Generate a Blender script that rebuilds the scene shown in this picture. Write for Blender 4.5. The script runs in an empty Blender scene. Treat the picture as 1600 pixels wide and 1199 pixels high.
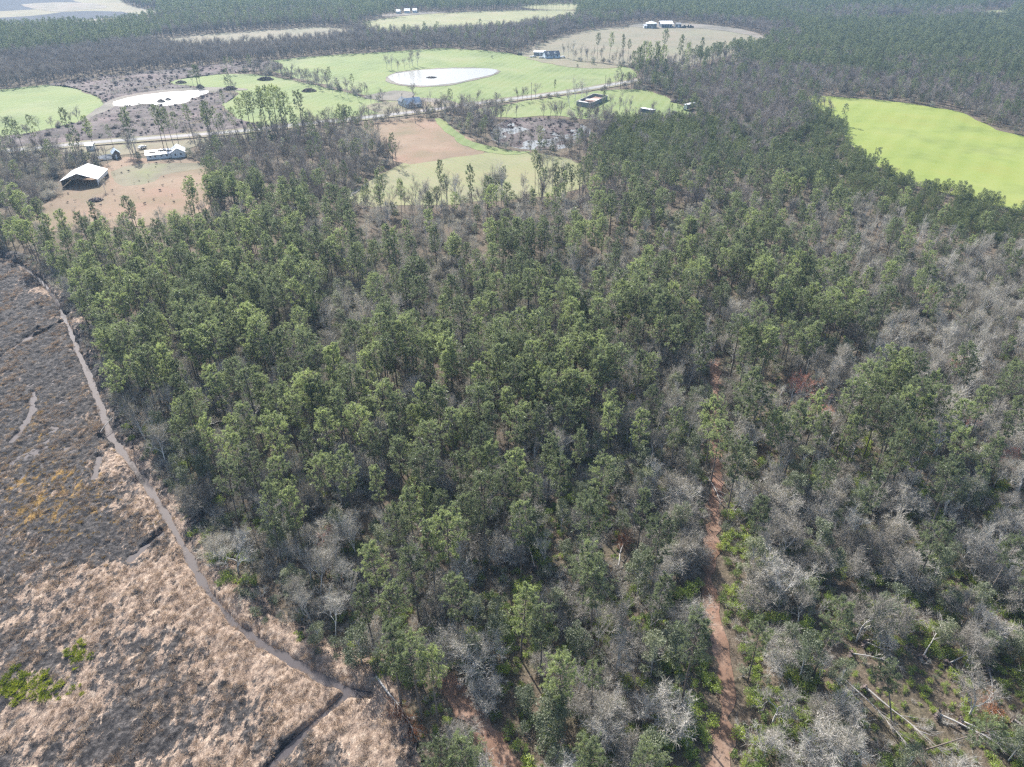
import bpy, math, random
import numpy as np
from mathutils import Vector
R = math.radians
C = bpy.context.scene.collection
sc = bpy.context.scene

# ------------------------------------------------------------------ camera, sky, sun, exposure
CAM_H, PITCH, FPX = 100.0, R(33.0), 1111.0
cam = bpy.data.cameras.new('camera'); cam.sensor_width = 36; cam.lens = 36 * FPX / 1600
cam.clip_start = 0.5; cam.clip_end = 30000
co = bpy.data.objects.new('camera', cam); C.objects.link(co)
co.location = (0, 0, CAM_H); co.rotation_euler = (math.pi / 2 - PITCH, 0, 0)
sc.camera = co

SUN_EL, SUN_AZ = R(38), R(-27)          # ahead of the camera, to the left (azimuth from +Y towards +X)
w = bpy.data.worlds.new('World'); sc.world = w; w.use_nodes = True
nt = w.node_tree; nt.nodes.clear()
sky = nt.nodes.new('ShaderNodeTexSky'); sky.sky_type = 'NISHITA'; sky.sun_disc = False
sky.sun_elevation = SUN_EL; sky.sun_rotation = SUN_AZ
sky.air_density = 1.0; sky.dust_density = 2.0; sky.ozone_density = 1.0
bg = nt.nodes.new('ShaderNodeBackground'); bg.inputs[1].default_value = 0.12
wo = nt.nodes.new('ShaderNodeOutputWorld')
nt.links.new(sky.outputs[0], bg.inputs[0]); nt.links.new(bg.outputs[0], wo.inputs[0])
sun = bpy.data.lights.new('sun', 'SUN'); sun.energy = 5.0; sun.angle = R(0.55); sun.color = (1.0, 0.965, 0.91)
so = bpy.data.objects.new('sun', sun); C.objects.link(so)
sd = Vector((math.sin(SUN_AZ) * math.cos(SUN_EL), math.cos(SUN_AZ) * math.cos(SUN_EL), math.sin(SUN_EL)))
so.rotation_euler = sd.to_track_quat('Z', 'Y').to_euler(); so.location = (0, 200, 400)
sc.view_settings.view_transform = 'Standard'; sc.view_settings.look = 'None'
sc.view_settings.gamma = 1; sc.view_settings.use_curve_mapping = False
sc.view_settings.exposure = 1.22
cy = sc.cycles
cy.max_bounces = 5; cy.diffuse_bounces = 2; cy.glossy_bounces = 2; cy.transmission_bounces = 3
cy.volume_bounces = 0; cy.transparent_max_bounces = 4
cy.caustics_reflective = False; cy.caustics_refractive = False
cy.sample_clamp_indirect = 4
cy.use_denoising = False; cy.filter_width = 1.35

# ------------------------------------------------------------------ helpers
rng = np.random.default_rng(7)
def G(px, py, z=0.0):
    """point of height z that the photograph shows at pixel (px, py) of 1600 x 1199"""
    x = (px - 800) / FPX; u = (599.5 - py) / FPX
    dy = math.cos(PITCH) + u * math.sin(PITCH); dz = -math.sin(PITCH) + u * math.cos(PITCH)
    t = (CAM_H - z) / -dz
    return np.array([x * t, dy * t, z])
def project(x, y, z=0.0):
    dz = z - CAM_H
    d = y * math.cos(PITCH) - dz * math.sin(PITCH)
    u = y * math.sin(PITCH) + dz * math.cos(PITCH)
    return 800 + FPX * x / d, 599.5 - FPX * u / d
def P(pts, z=0.0): return np.array([G(a, b, z)[:2] for a, b in pts])
def hsh(ix, iy, s):
    n = (ix.astype(np.int64) * 374761393 + iy.astype(np.int64) * 668265263 + s * 974634777) & 0xffffffff
    n = ((n ^ (n >> 13)) * 1274126177) & 0xffffffff
    return ((n ^ (n >> 16)) & 0xffffff) / float(0xffffff)
def vnoise(x, y, s=0):
    ix = np.floor(x); iy = np.floor(y); fx = x - ix; fy = y - iy
    fx = fx * fx * (3 - 2 * fx); fy = fy * fy * (3 - 2 * fy)
    a = hsh(ix, iy, s); b = hsh(ix + 1, iy, s); c = hsh(ix, iy + 1, s); d = hsh(ix + 1, iy + 1, s)
    return (a * (1 - fx) + b * fx) * (1 - fy) + (c * (1 - fx) + d * fx) * fy
def fbm(x, y, s=0, o=4):
    t = 0; a = 1; n = 0
    for k in range(o):
        t = t + a * vnoise(x * 2 ** k, y * 2 ** k, s + k); n += a; a *= 0.5
    return t / n
def inside(x, y, poly):
    x = np.asarray(x, float); y = np.asarray(y, float)
    r = np.zeros(x.shape, bool); n = len(poly)
    for i in range(n):
        x1, y1 = poly[i]; x2, y2 = poly[i - 1]
        if y1 == y2: continue
        c = ((y1 > y) != (y2 > y)) & (x < (x2 - x1) * (y - y1) / (y2 - y1) + x1)
        r ^= c
    return r
def dist_line(x, y, line):
    d = np.full(np.shape(x), 1e9)
    for (x1, y1), (x2, y2) in zip(line[:-1], line[1:]):
        vx, vy = x2 - x1, y2 - y1; L = vx * vx + vy * vy + 1e-9
        t = np.clip(((x - x1) * vx + (y - y1) * vy) / L, 0, 1)
        d = np.minimum(d, np.hypot(x - x1 - t * vx, y - y1 - t * vy))
    return d
def resample(line, step):
    line = np.asarray(line, float); out = [line[0]]
    for a, b in zip(line[:-1], line[1:]):
        n = max(1, int(np.hypot(*(b - a)) / step))
        for k in range(1, n + 1): out.append(a + (b - a) * k / n)
    return np.array(out)
def smooth_line(pts, it=2, closed=False):
    p = np.asarray(pts, float)
    for _ in range(it):
        q = np.roll(p, -1, 0) if closed else p[1:]
        a = p if closed else p[:-1]
        n = np.empty((len(a) * 2, 2)); n[0::2] = a * .75 + q * .25; n[1::2] = a * .25 + q * .75
        if not closed: n = np.vstack([p[:1], n, p[-1:]])
        p = n
    return p

def mesh_from(name, verts, faces, mats, midx=None, attrs=None):
    """verts (n,3), faces: (m,k) array or list"""
    me = bpy.data.meshes.new(name)
    verts = np.asarray(verts, np.float32)
    if isinstance(faces, np.ndarray):
        m, k = faces.shape
        me.vertices.add(len(verts)); me.vertices.foreach_set('co', verts.ravel())
        me.loops.add(m * k); me.loops.foreach_set('vertex_index', faces.astype(np.int32).ravel())
        me.polygons.add(m); me.polygons.foreach_set('loop_start', np.arange(0, m * k, k, dtype=np.int32))
        me.update(calc_edges=True)
    else:
        me.from_pydata(verts.tolist(), [], [list(f) for f in faces])
    for m_ in mats: me.materials.append(m_)
    if midx is not None: me.polygons.foreach_set('material_index', np.asarray(midx, np.int32))
    for k_, v in (attrs or {}).items():
        a = me.attributes.new(k_, 'FLOAT', 'POINT'); a.data.foreach_set('value', np.asarray(v, np.float32))
    me.update(); return me
def link(name, me, parent=None, loc=None):
    o = bpy.data.objects.new(name, me); C.objects.link(o)
    if parent is not None: o.parent = parent
    if loc is not None: o.location = loc
    return o
def tag(o, label=None, cat=None, group=None, kind=None):
    if label: o['label'] = label
    if cat: o['category'] = cat
    if group: o['group'] = group
    if kind: o['kind'] = kind
    return o
def thing(name, label, cat, loc, rz=0.0, group=None, tilt=(0, 0), scale=1.0):
    o = bpy.data.objects.new(name, None); C.objects.link(o); o.empty_display_size = 0.5
    o.location = loc; o.rotation_euler = (tilt[0], tilt[1], rz); o.scale = (scale,) * 3
    return tag(o, label, cat, group)

# ------------------------------------------------------------------ materials
class NM:
    def __init__(s, name):
        s.m = bpy.data.materials.new(name); s.m.use_nodes = True; s.t = s.m.node_tree; s.t.nodes.clear()
        s.out = s.n('ShaderNodeOutputMaterial')
    def n(s, typ, **kw):
        nd = s.t.nodes.new(typ)
        for k, v in kw.items(): setattr(nd, k, v)
        return nd
    def l(s, a, b): s.t.links.new(a, b)
    def noise(s, scale, detail=4, vec=None, rough=0.55):
        nd = s.n('ShaderNodeTexNoise'); nd.inputs['Scale'].default_value = scale
        nd.inputs['Detail'].default_value = detail; nd.inputs['Roughness'].default_value = rough
        if vec is not None: s.l(vec, nd.inputs['Vector'])
        return nd.outputs['Fac']
    def ramp(s, fac, stops):
        nd = s.n('ShaderNodeValToRGB'); s.l(fac, nd.inputs[0]); e = nd.color_ramp.elements
        while len(e) < len(stops): e.new(0.5)
        for i, (p, c) in enumerate(stops): e[i].position = p; e[i].color = (*c, 1)
        return nd.outputs[0]
    def mix(s, fac, a, b, typ='MIX'):
        nd = s.n('ShaderNodeMix', data_type='RGBA', blend_type=typ)
        for i, v in ((0, fac), (6, a), (7, b)):
            if hasattr(v, 'links'): s.l(v, nd.inputs[i])
            elif i == 0: nd.inputs[0].default_value = v
            else: nd.inputs[i].default_value = (*v, 1)
        return nd.outputs[2]
    def math(s, op, a, b=0.0, clamp=False):
        nd = s.n('ShaderNodeMath', operation=op, use_clamp=clamp)
        for i, v in ((0, a), (1, b)):
            if hasattr(v, 'links'): s.l(v, nd.inputs[i])
            else: nd.inputs[i].default_value = v
        return nd.outputs[0]
    def attr(s, name): return s.n('ShaderNodeAttribute', attribute_name=name).outputs['Fac']
    def pos(s, sc=(1, 1, 1), rz=0.0):
        g = s.n('ShaderNodeNewGeometry'); mp = s.n('ShaderNodeMapping'); s.l(g.outputs['Position'], mp.inputs[0])
        mp.inputs['Scale'].default_value = sc; mp.inputs['Rotation'].default_value = (0, 0, rz)
        return mp.outputs[0]
    def bsdf(s, col, rough=0.8, spec=0.3, metal=0.0, bump=None, bstr=0.5, bdist=0.1):
        b = s.n('ShaderNodeBsdfPrincipled')
        if hasattr(col, 'links'): s.l(col, b.inputs['Base Color'])
        else: b.inputs['Base Color'].default_value = (*col, 1)
        if hasattr(rough, 'links'): s.l(rough, b.inputs['Roughness'])
        else: b.inputs['Roughness'].default_value = rough
        b.inputs['Specular IOR Level'].default_value = spec; b.inputs['Metallic'].default_value = metal
        if bump is not None:
            bn = s.n('ShaderNodeBump'); bn.inputs['Strength'].default_value = bstr; bn.inputs['Distance'].default_value = bdist
            s.l(bump, bn.inputs['Height']); s.l(bn.outputs[0], b.inputs['Normal'])
        return b.outputs[0]
    def done(s, sh): s.l(sh, s.out.inputs[0]); return s.m

def foliage_mat(name, lo, mid, hi, trans=0.35, rough=0.5, spec=0.35, tcol=None):
    m = NM(name)
    r = m.n('ShaderNodeObjectInfo').outputs['Random']; t = m.attr('tint')
    f = m.math('ADD', m.math('MULTIPLY', r, 0.62), m.math('MULTIPLY', t, 0.38))
    col = m.ramp(f, [(0.1, lo), (0.5, mid), (0.9, hi)])
    b = m.bsdf(col, rough, spec)
    tr = m.n('ShaderNodeBsdfTranslucent')
    m.l(m.mix(1.0, col, tcol or (1.5, 1.5, 0.85), 'MULTIPLY'), tr.inputs[0])
    mx = m.n('ShaderNodeMixShader'); mx.inputs[0].default_value = trans
    m.l(b, mx.inputs[1]); m.l(tr.outputs[0], mx.inputs[2])
    return m.done(mx.outputs[0])
def bark_mat(name, lo, hi, rough=0.85):
    m = NM(name)
    r = m.n('ShaderNodeObjectInfo').outputs['Random']
    g = m.n('ShaderNodeTexCoord').outputs['Object']
    n = m.noise(2.5, 5, g)
    f = m.math('ADD', m.math('MULTIPLY', r, 0.55), m.math('MULTIPLY', n, 0.45))
    col = m.ramp(f, [(0.15, lo), (0.85, hi)])
    return m.done(m.bsdf(col, rough, 0.25))

M = {}
M['needle'] = foliage_mat('pine_needles', (0.088, 0.104, 0.075), (0.162, 0.188, 0.128), (0.285, 0.325, 0.17), 0.54, 0.36, 0.85, (1.33, 1.39, 0.92))
M['young'] = foliage_mat('young_pine_needles', (0.075, 0.098, 0.06), (0.115, 0.14, 0.08), (0.165, 0.185, 0.105), 0.35)
M['leaf_grey'] = foliage_mat('evergreen_leaves', (0.085, 0.105, 0.065), (0.14, 0.16, 0.10), (0.22, 0.235, 0.15), 0.35, 0.55, 0.4)
M['leaf_bright'] = foliage_mat('shrub_leaves', (0.08, 0.12, 0.03), (0.17, 0.23, 0.045), (0.32, 0.38, 0.07), 0.45, 0.5, 0.4)
M['bark'] = bark_mat('pine_bark', (0.07, 0.055, 0.045), (0.19, 0.16, 0.135))
M['bare'] = bark_mat('bare_bark', (0.26, 0.245, 0.225), (0.62, 0.60, 0.57))
M['twig'] = foliage_mat('bare_twigs', (0.19, 0.17, 0.15), (0.33, 0.305, 0.275), (0.49, 0.46, 0.425), 0.12, 0.7, 0.2)
M['twig_far'] = foliage_mat('swamp_twigs', (0.15, 0.13, 0.128), (0.235, 0.205, 0.20), (0.34, 0.30, 0.29), 0.08, 0.8, 0.1)
M['bare_far'] = bark_mat('swamp_bark', (0.13, 0.115, 0.11), (0.3, 0.28, 0.27))
M['needle_far'] = foliage_mat('plantation_needles', (0.065, 0.085, 0.066), (0.11, 0.137, 0.10), (0.18, 0.205, 0.14), 0.4, 0.45, 0.4)
M['deadwood'] = bark_mat('grey_deadwood', (0.2, 0.185, 0.17), (0.42, 0.40, 0.375))
M['red'] = foliage_mat('red_buds', (0.24, 0.10, 0.092), (0.33, 0.15, 0.14), (0.40, 0.22, 0.20), 0.35, 0.7, 0.2)
M['deadneedle'] = foliage_mat('dead_brown_needles', (0.12, 0.05, 0.028), (0.19, 0.08, 0.04), (0.26, 0.12, 0.06), 0.2, 0.8, 0.1)
M['straw'] = foliage_mat('dry_straw', (0.18, 0.13, 0.095), (0.36, 0.27, 0.20), (0.54, 0.44, 0.34), 0.2, 0.7, 0.2, (1.1, 1.0, 0.8))
M['ochre'] = foliage_mat('ochre_grass', (0.22, 0.13, 0.035), (0.32, 0.2, 0.05), (0.42, 0.28, 0.09), 0.2, 0.7, 0.2)
M['moss'] = foliage_mat('moss_green', (0.10, 0.13, 0.02), (0.2, 0.24, 0.03), (0.32, 0.34, 0.05), 0.25, 0.7, 0.2)

def ground_mat():
    m = NM('forest_floor'); p = m.pos()
    a = m.ramp(m.noise(0.09, 6, p), [(0.25, (0.055, 0.045, 0.032)), (0.5, (0.10, 0.085, 0.06)), (0.75, (0.085, 0.10, 0.045))])
    b = m.ramp(m.noise(1.7, 8, p, 0.7), [(0.3, (0.035, 0.026, 0.02)), (0.5, (0.11, 0.082, 0.06)), (0.7, (0.24, 0.19, 0.145))])
    col = m.mix(0.62, a, b)
    return m.done(m.bsdf(col, 0.95, 0.15, bump=m.noise(2.2, 8, p, 0.7), bstr=0.8, bdist=0.4))
M['ground'] = ground_mat()
BOG_ANG = 0.0
def bog_mat():
    m = NM('bog_ground'); p = m.pos(); ps = m.pos((1.1, 0.6, 1), BOG_DIR)
    mud = m.ramp(m.noise(1.1, 9, p, 0.72), [(0.3, (0.012, 0.011, 0.012)), (0.48, (0.035, 0.032, 0.032)), (0.60, (0.10, 0.09, 0.085)), (0.72, (0.22, 0.19, 0.17))])
    straw = m.ramp(m.noise(1.6, 9, ps, 0.75), [(0.3, (0.07, 0.05, 0.04)), (0.5, (0.28, 0.205, 0.155)), (0.68, (0.50, 0.40, 0.31))])
    och = m.ramp(m.noise(1.5, 7, ps, 0.7), [(0.3, (0.09, 0.06, 0.025)), (0.6, (0.33, 0.2, 0.06)), (0.8, (0.4, 0.26, 0.1))])
    f = m.math('ADD', m.attr('straw'), m.math('MULTIPLY', m.math('SUBTRACT', m.noise(0.55, 9, ps, 0.78), 0.5), 3.6))
    fr = m.n('ShaderNodeMapRange'); m.l(f, fr.inputs[0]); fr.inputs[1].default_value = 0.42; fr.inputs[2].default_value = 0.58
    c = m.mix(fr.outputs[0], mud, straw)
    f2 = m.math('ADD', m.attr('ochre'), m.math('MULTIPLY', m.math('SUBTRACT', m.noise(0.4, 8, ps, 0.7), 0.5), 2.4))
    f2r = m.n('ShaderNodeMapRange'); m.l(f2, f2r.inputs[0]); f2r.inputs[1].default_value = 0.5; f2r.inputs[2].default_value = 0.75
    c = m.mix(f2r.outputs[0], c, och)
    return m.done(m.bsdf(c, 0.9, 0.2, bump=m.noise(2.5, 9, ps, 0.75), bstr=0.9, bdist=0.5))

def field_mat(name, cols, s1=0.02, s2=0.35, rows=None, speck=None):
    m = NM(name); p = m.pos()
    a = m.ramp(m.noise(s1, 5, p), [(0.3, cols[0]), (0.5, cols[1]), (0.7, cols[2])])
    b = m.noise(s2, 8, p, 0.7)
    col = m.mix(m.math('MULTIPLY', b, 0.55), a, cols[0])
    col = m.mix(1.0, col, m.ramp(m.noise(0.028, 7, p, 0.65), [(0.36, (0.78, 0.80, 0.82)), (0.5, (1.0, 1.0, 1.0)), (0.64, (1.08, 0.98, 1.02))]), 'MULTIPLY')
    if rows:
        wv = m.n('ShaderNodeTexWave', wave_type='BANDS', bands_direction='X'); m.l(m.pos((1, 1, 1), rows[0]), wv.inputs[0])
        wv.inputs['Scale'].default_value = rows[1]; wv.inputs['Distortion'].default_value = 1.2; wv.inputs['Detail'].default_value = 2
        wv.inputs['Detail Scale'].default_value = 0.4
        col = m.mix(m.math('MULTIPLY', wv.outputs['Fac'], rows[2]), col, rows[3])
    if speck:
        sp = m.noise(speck[0], 6, p, 0.75)
        sr = m.n('ShaderNodeMapRange'); m.l(sp, sr.inputs[0]); sr.inputs[1].default_value = speck[1]; sr.inputs[2].default_value = speck[1] + 0.06
        col = m.mix(sr.outputs[0], col, speck[2])
    return m.done(m.bsdf(col, 0.9, 0.1, bump=b, bstr=0.6, bdist=0.15))
M['green_field'] = field_mat('green_crop', ((0.125, 0.165, 0.06), (0.155, 0.195, 0.07), (0.20, 0.215, 0.11)), 0.02, 0.12, (R(20), 0.05, 0.3, (0.20, 0.22, 0.115)))
M['bright_field'] = field_mat('bright_crop', ((0.155, 0.195, 0.045), (0.18, 0.22, 0.052), (0.215, 0.24, 0.075)), 0.015, 0.1, (R(35), 0.03, 0.25, (0.22, 0.25, 0.075)))
M['pale_field'] = field_mat('pale_pasture', ((0.17, 0.175, 0.09), (0.185, 0.20, 0.095), (0.225, 0.215, 0.135)), 0.03, 0.3, (R(-30), 0.12, 0.35, (0.23, 0.19, 0.125)))
M['tan_field'] = field_mat('tan_stubble', ((0.135, 0.13, 0.085), (0.168, 0.148, 0.102), (0.135, 0.15, 0.082)), 0.012, 0.2, (R(65), 0.06, 0.4, (0.215, 0.19, 0.15)))
M['brown_field'] = field_mat('red_brown_stubble', ((0.15, 0.125, 0.075), (0.215, 0.148, 0.105), (0.25, 0.185, 0.135)), 0.045, 0.5, None, (0.35, 0.60, (0.09, 0.065, 0.05)))
M['yard'] = field_mat('yard_dirt', ((0.14, 0.125, 0.08), (0.19, 0.17, 0.12), (0.18, 0.19, 0.095)), 0.06, 0.7)
M['debris'] = field_mat('churned_mud', ((0.055, 0.045, 0.043), (0.11, 0.09, 0.085), (0.18, 0.15, 0.14)), 0.05, 0.25, None, (0.12, 0.60, (0.04, 0.034, 0.035)))
M['dark_field'] = field_mat('dark_ploughed', ((0.018, 0.026, 0.042), (0.024, 0.034, 0.052), (0.03, 0.04, 0.06)), 0.01, 0.1)
M['sand'] = field_mat('pale_sand', ((0.12, 0.11, 0.09), (0.17, 0.155, 0.13), (0.22, 0.20, 0.17)), 0.05, 0.5)
M['road'] = field_mat('worn_asphalt', ((0.22, 0.215, 0.205), (0.26, 0.255, 0.245), (0.29, 0.285, 0.275)), 0.05, 0.6)
M['redpath'] = field_mat('red_needle_path', ((0.12, 0.075, 0.05), (0.20, 0.125, 0.088), (0.30, 0.215, 0.16)), 0.22, 2.2, None, (0.8, 0.56, (0.07, 0.05, 0.04)))
def water_mat(name, col, rough, bs=0.15, sp=0.6):
    m = NM(name); p = m.pos()
    return m.done(m.bsdf(col, rough, sp, bump=m.noise(0.8, 3, p), bstr=bs, bdist=0.05))
M['pond'] = water_mat('pond_water', (0.10, 0.10, 0.09), 0.28)
M['bogwater'] = water_mat('muddy_water', (0.072, 0.064, 0.066), 0.06, 0.03, 0.18)
def flat(name, col, rough=0.6, spec=0.4, metal=0, nz=0.25, ns=3.0):
    m = NM(name); n = m.noise(ns, 6, m.n('ShaderNodeTexCoord').outputs['Object'])
    dark = tuple(c * (1 - nz) for c in col)
    return m.done(m.bsdf(m.ramp(n, [(0.3, dark), (0.7, col)]), rough, spec, metal))
def ribbed(name, col, rough=0.5, per=3.0, ax='X', metal=0.0):
    m = NM(name); tc = m.n('ShaderNodeTexCoord').outputs['Object']
    wv = m.n('ShaderNodeTexWave', wave_type='BANDS', bands_direction=ax); m.l(tc, wv.inputs[0]); wv.inputs['Scale'].default_value = per
    n = m.noise(0.6, 6, tc); dark = tuple(c * 0.75 for c in col)
    return m.done(m.bsdf(m.ramp(n, [(0.3, dark), (0.6, col)]), rough, 0.5, metal, bump=wv.outputs['Fac'], bstr=0.4, bdist=0.05))
M['tin'] = ribbed('white_metal_roof', (0.72, 0.73, 0.74), 0.35, 1.2, 'Y')
M['white'] = flat('white_siding', (0.78, 0.78, 0.76))
M['bluewhite'] = ribbed('pale_blue_siding', (0.50, 0.58, 0.66), 0.6, 2.0, 'Z')
M['blueroof'] = flat('blue_grey_shingle', (0.34, 0.41, 0.48), 0.8, 0.2)
M['darkroof'] = flat('dark_shingle', (0.10, 0.12, 0.15), 0.8, 0.2)
M['wood'] = flat('weathered_wood', (0.20, 0.17, 0.14), 0.85, 0.1)
M['glass'] = flat('window_glass', (0.04, 0.05, 0.06), 0.1, 0.6)
M['greywall'] = flat('grey_block', (0.25, 0.25, 0.245), 0.85, 0.1)
M['palewood'] = flat('pale_weathered_board', (0.42, 0.40, 0.37), 0.8, 0.1)
M['rust'] = flat('rusty_roof', (0.27, 0.18, 0.145), 0.8, 0.1)
M['black'] = flat('black_rubber', (0.03, 0.03, 0.03), 0.7, 0.2)
M['carpaint'] = flat('white_car_paint', (0.6, 0.6, 0.6), 0.25, 0.6)
M['brushwood'] = flat('piled_brushwood', (0.15, 0.12, 0.11), 0.9, 0.1)

# ------------------------------------------------------------------ plan of the land, read off the photograph as ground points
DITCH = smooth_line(P([(-60, 392), (0, 402), (40, 418), (76, 450), (104, 500), (125, 560), (150, 610), (168, 680), (205, 725), (240, 775), (268, 822), (300, 880),
                       (345, 958), (400, 1004), (470, 1042), (535, 1080), (580, 1088)], -0.4), 2)
DITCH2 = smooth_line(P([(545, 1084), (520, 1105), (470, 1150), (425, 1199), (380, 1260)], -0.4), 2)
SIDE_DITCH = [smooth_line(P(q, -0.4), 1) for q in ([(268, 822), (235, 850), (205, 875)], [(52, 613), (50, 650), (20, 690)], [(155, 715), (148, 750)],
              [(60, 515), (35, 535), (0, 560)], [(100, 505), (40, 535)], [(200, 505), (222, 525), (245, 550)])]
BOG = np.vstack([P([(-420, 400), (-100, 392)]), DITCH, P([(640, 1130), (665, 1199), (700, 1290), (-900, 1290)])])
ROAD = smooth_line(P([(-300, 268), (-60, 243), (0, 238), (150, 223), (250, 216), (380, 206), (470, 195), (560, 186), (680, 172), (780, 158), (900, 143), (990, 127), (1060, 118), (1150, 100)]), 2)
PATH1 = smooth_line(P([(1105, 1290), (1120, 1199), (1132, 1130), (1143, 1060), (1124, 1000), (1106, 930), (1112, 850), (1119, 760), (1118, 690), (1115, 600), (1116, 560)]), 2)
PATH2 = smooth_line(P([(850, 1290), (800, 1210), (762, 1150), (728, 1100), (690, 1062)]), 2)
POLY = {   # name: (pixels, material, height, label)
 'field': [
  ('bright', [(1253, 147), (1300, 151), (1400, 158), (1480, 171), (1510, 178), (1545, 198), (1600, 216), (1760, 250), (2000, 330), (1900, 380), (1700, 350), (1600, 332), (1530, 315), (1470, 300), (1400, 278), (1345, 250), (1320, 222), (1318, 205), (1318, 196), (1290, 178)], 'bright_field', 'bright yellow-green crop field at the right of the wood'),
  ('left', [(-300, 180), (-100, 150), (0, 141), (90, 130), (120, 140), (155, 152), (170, 165), (150, 180), (120, 192), (70, 204), (0, 214), (-200, 232)], 'green_field', 'green field left of the smaller pond'),
  ('mid', [(250, 130), (300, 120), (375, 114), (430, 120), (520, 140), (610, 163), (660, 172), (560, 184), (470, 192), (400, 198), (372, 185), (340, 165), (372, 150), (365, 140), (330, 137)], 'green_field', 'green field between the tree row and the road'),
  ('pond', [(395, 100), (450, 92), (520, 86), (600, 82), (655, 78), (690, 75), (760, 79), (830, 89), (900, 95), (960, 101), (992, 109), (995, 124), (900, 139), (780, 155), (690, 168), (620, 162), (540, 140), (430, 115)], 'green_field', 'large green field round the big pond'),
  ('hay', [(535, 305), (580, 285), (620, 255), (660, 250), (770, 236), (850, 240), (905, 252), (925, 280), (890, 302), (800, 312), (660, 322), (560, 326)], 'pale_field', 'pale mown hay field behind the pine wood'),
  ('brown', [(560, 196), (600, 190), (660, 183), (700, 197), (740, 220), (772, 238), (700, 247), (622, 258), (600, 230)], 'brown_field', 'reddish brown stubble field below the road'),
  ('tan', [(800, 88), (835, 72), (875, 58), (920, 46), (1000, 40), (1100, 40), (1160, 48), (1205, 68), (1170, 82), (1100, 96), (1060, 108), (990, 104), (900, 94)], 'tan_field', 'tan stubble field in front of the farm buildings'),
  ('upperleft', [(230, 63), (330, 53), (430, 46), (500, 42), (560, 46), (550, 62), (400, 76), (300, 80), (250, 76)], 'tan_field', 'narrow grey-green field at the upper left'),
  ('uppergreen', [(560, 36), (620, 26), (700, 20), (800, 16), (900, 16), (910, 22), (890, 36), (760, 52), (620, 60), (560, 50)], 'pale_field', 'long pale green field near the top'),
  ('toplane', [(800, 10), (880, 5), (930, 8), (925, 15), (850, 16)], 'pale_field', 'thin pale field at the very top'),
  ('farright', [(1362, 30), (1400, 27), (1425, 29), (1420, 42), (1360, 44)], 'pale_field', 'small pale field among the far right pines'),
  ('farright2', [(1530, 18), (1560, 15), (1580, 18), (1580, 32), (1530, 34)], 'pale_field', 'small pale field at the top right corner'),
  ('topleft', [(-200, -2), (0, -4), (180, -6), (200, 10), (260, 20), (225, 44), (0, 52), (-200, 56)], 'tan_field', 'pale open land at the upper left corner'),
  ('strip', [(725, 175), (800, 162), (870, 152), (950, 140), (1010, 140), (1045, 155), (1080, 172), (1068, 186), (1010, 186), (960, 190), (860, 180), (790, 186)], 'green_field', 'grass around the roofless shed and the trailers')],
 'dark_field': [
  ('d1', [(-80, 20), (-60, 8), (20, -3), (100, -3), (135, 7), (70, 14), (0, 18)], 'dark_field', 'dark ploughed block at the top left corner'),
  ('d2', [(-80, 46), (-60, 31), (60, 25), (110, 17), (215, 19), (228, 36), (120, 46), (0, 49)], 'dark_field', 'long dark ploughed block at the top left')],
 'x_cleared': [
  ('c1', [(60, 133), (160, 118), (280, 108), (370, 98), (440, 96), (445, 112), (380, 112), (250, 128), (300, 136), (335, 140), (375, 150), (340, 168), (372, 186), (420, 200), (380, 206), (250, 216), (120, 225), (-100, 246), (-100, 236), (0, 216), (70, 206), (130, 190), (165, 170), (150, 150), (110, 137)], 'debris', 'churned dark logging ground round the smaller pond'),
  ('c2', [(780, 190), (830, 183), (900, 190), (930, 205), (900, 228), (860, 236), (800, 232), (760, 215)], 'debris', 'wet brush opening behind the hay field')],
 'yard': [
  ('barnyard', [(40, 345), (95, 300), (150, 270), (185, 245), (230, 250), (300, 248), (335, 262), (330, 300), (322, 338), (250, 350), (150, 358), (60, 362)], 'brown_field', 'reddish brown barnyard in front of the white-roofed barn'),
  ('grass1', [(176, 262), (240, 256), (305, 254), (325, 262), (260, 272), (235, 290), (180, 292)], 'yard', 'patchy green grass behind the barnyard'),
  ('verge', [(90, 232), (170, 228), (260, 222), (330, 216), (420, 208), (410, 214), (320, 226), (285, 234), (200, 242), (100, 250)], 'yard', 'tan verge between road and ruined house'),
  ('lane', [(675, 186), (690, 184), (720, 212), (745, 225), (800, 236), (840, 238), (800, 242), (755, 240), (715, 222)], 'green_field', 'green lane curving beside the brown field'),
  ('house', [(565, 168), (590, 160), (640, 156), (700, 160), (720, 166), (680, 171), (600, 180)], 'yard', 'dry lawn round the blue house'),
  ('house2', [(810, 90), (870, 92), (950, 100), (985, 106), (900, 108), (850, 98)], 'yard', 'bare yard round the white far house')],
}
PONDS = [('pond', [(602, 124), (615, 116), (640, 112), (676, 109), (700, 107), (745, 107), (782, 110), (770, 117), (735, 125), (700, 133), (650, 135), (620, 131)]),
         ('pond', [(172, 165), (185, 157), (215, 150), (260, 145), (300, 142), (331, 142), (318, 150), (295, 155), (300, 159), (280, 164), (255, 167), (230, 163), (205, 166), (190, 168)])]
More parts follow.
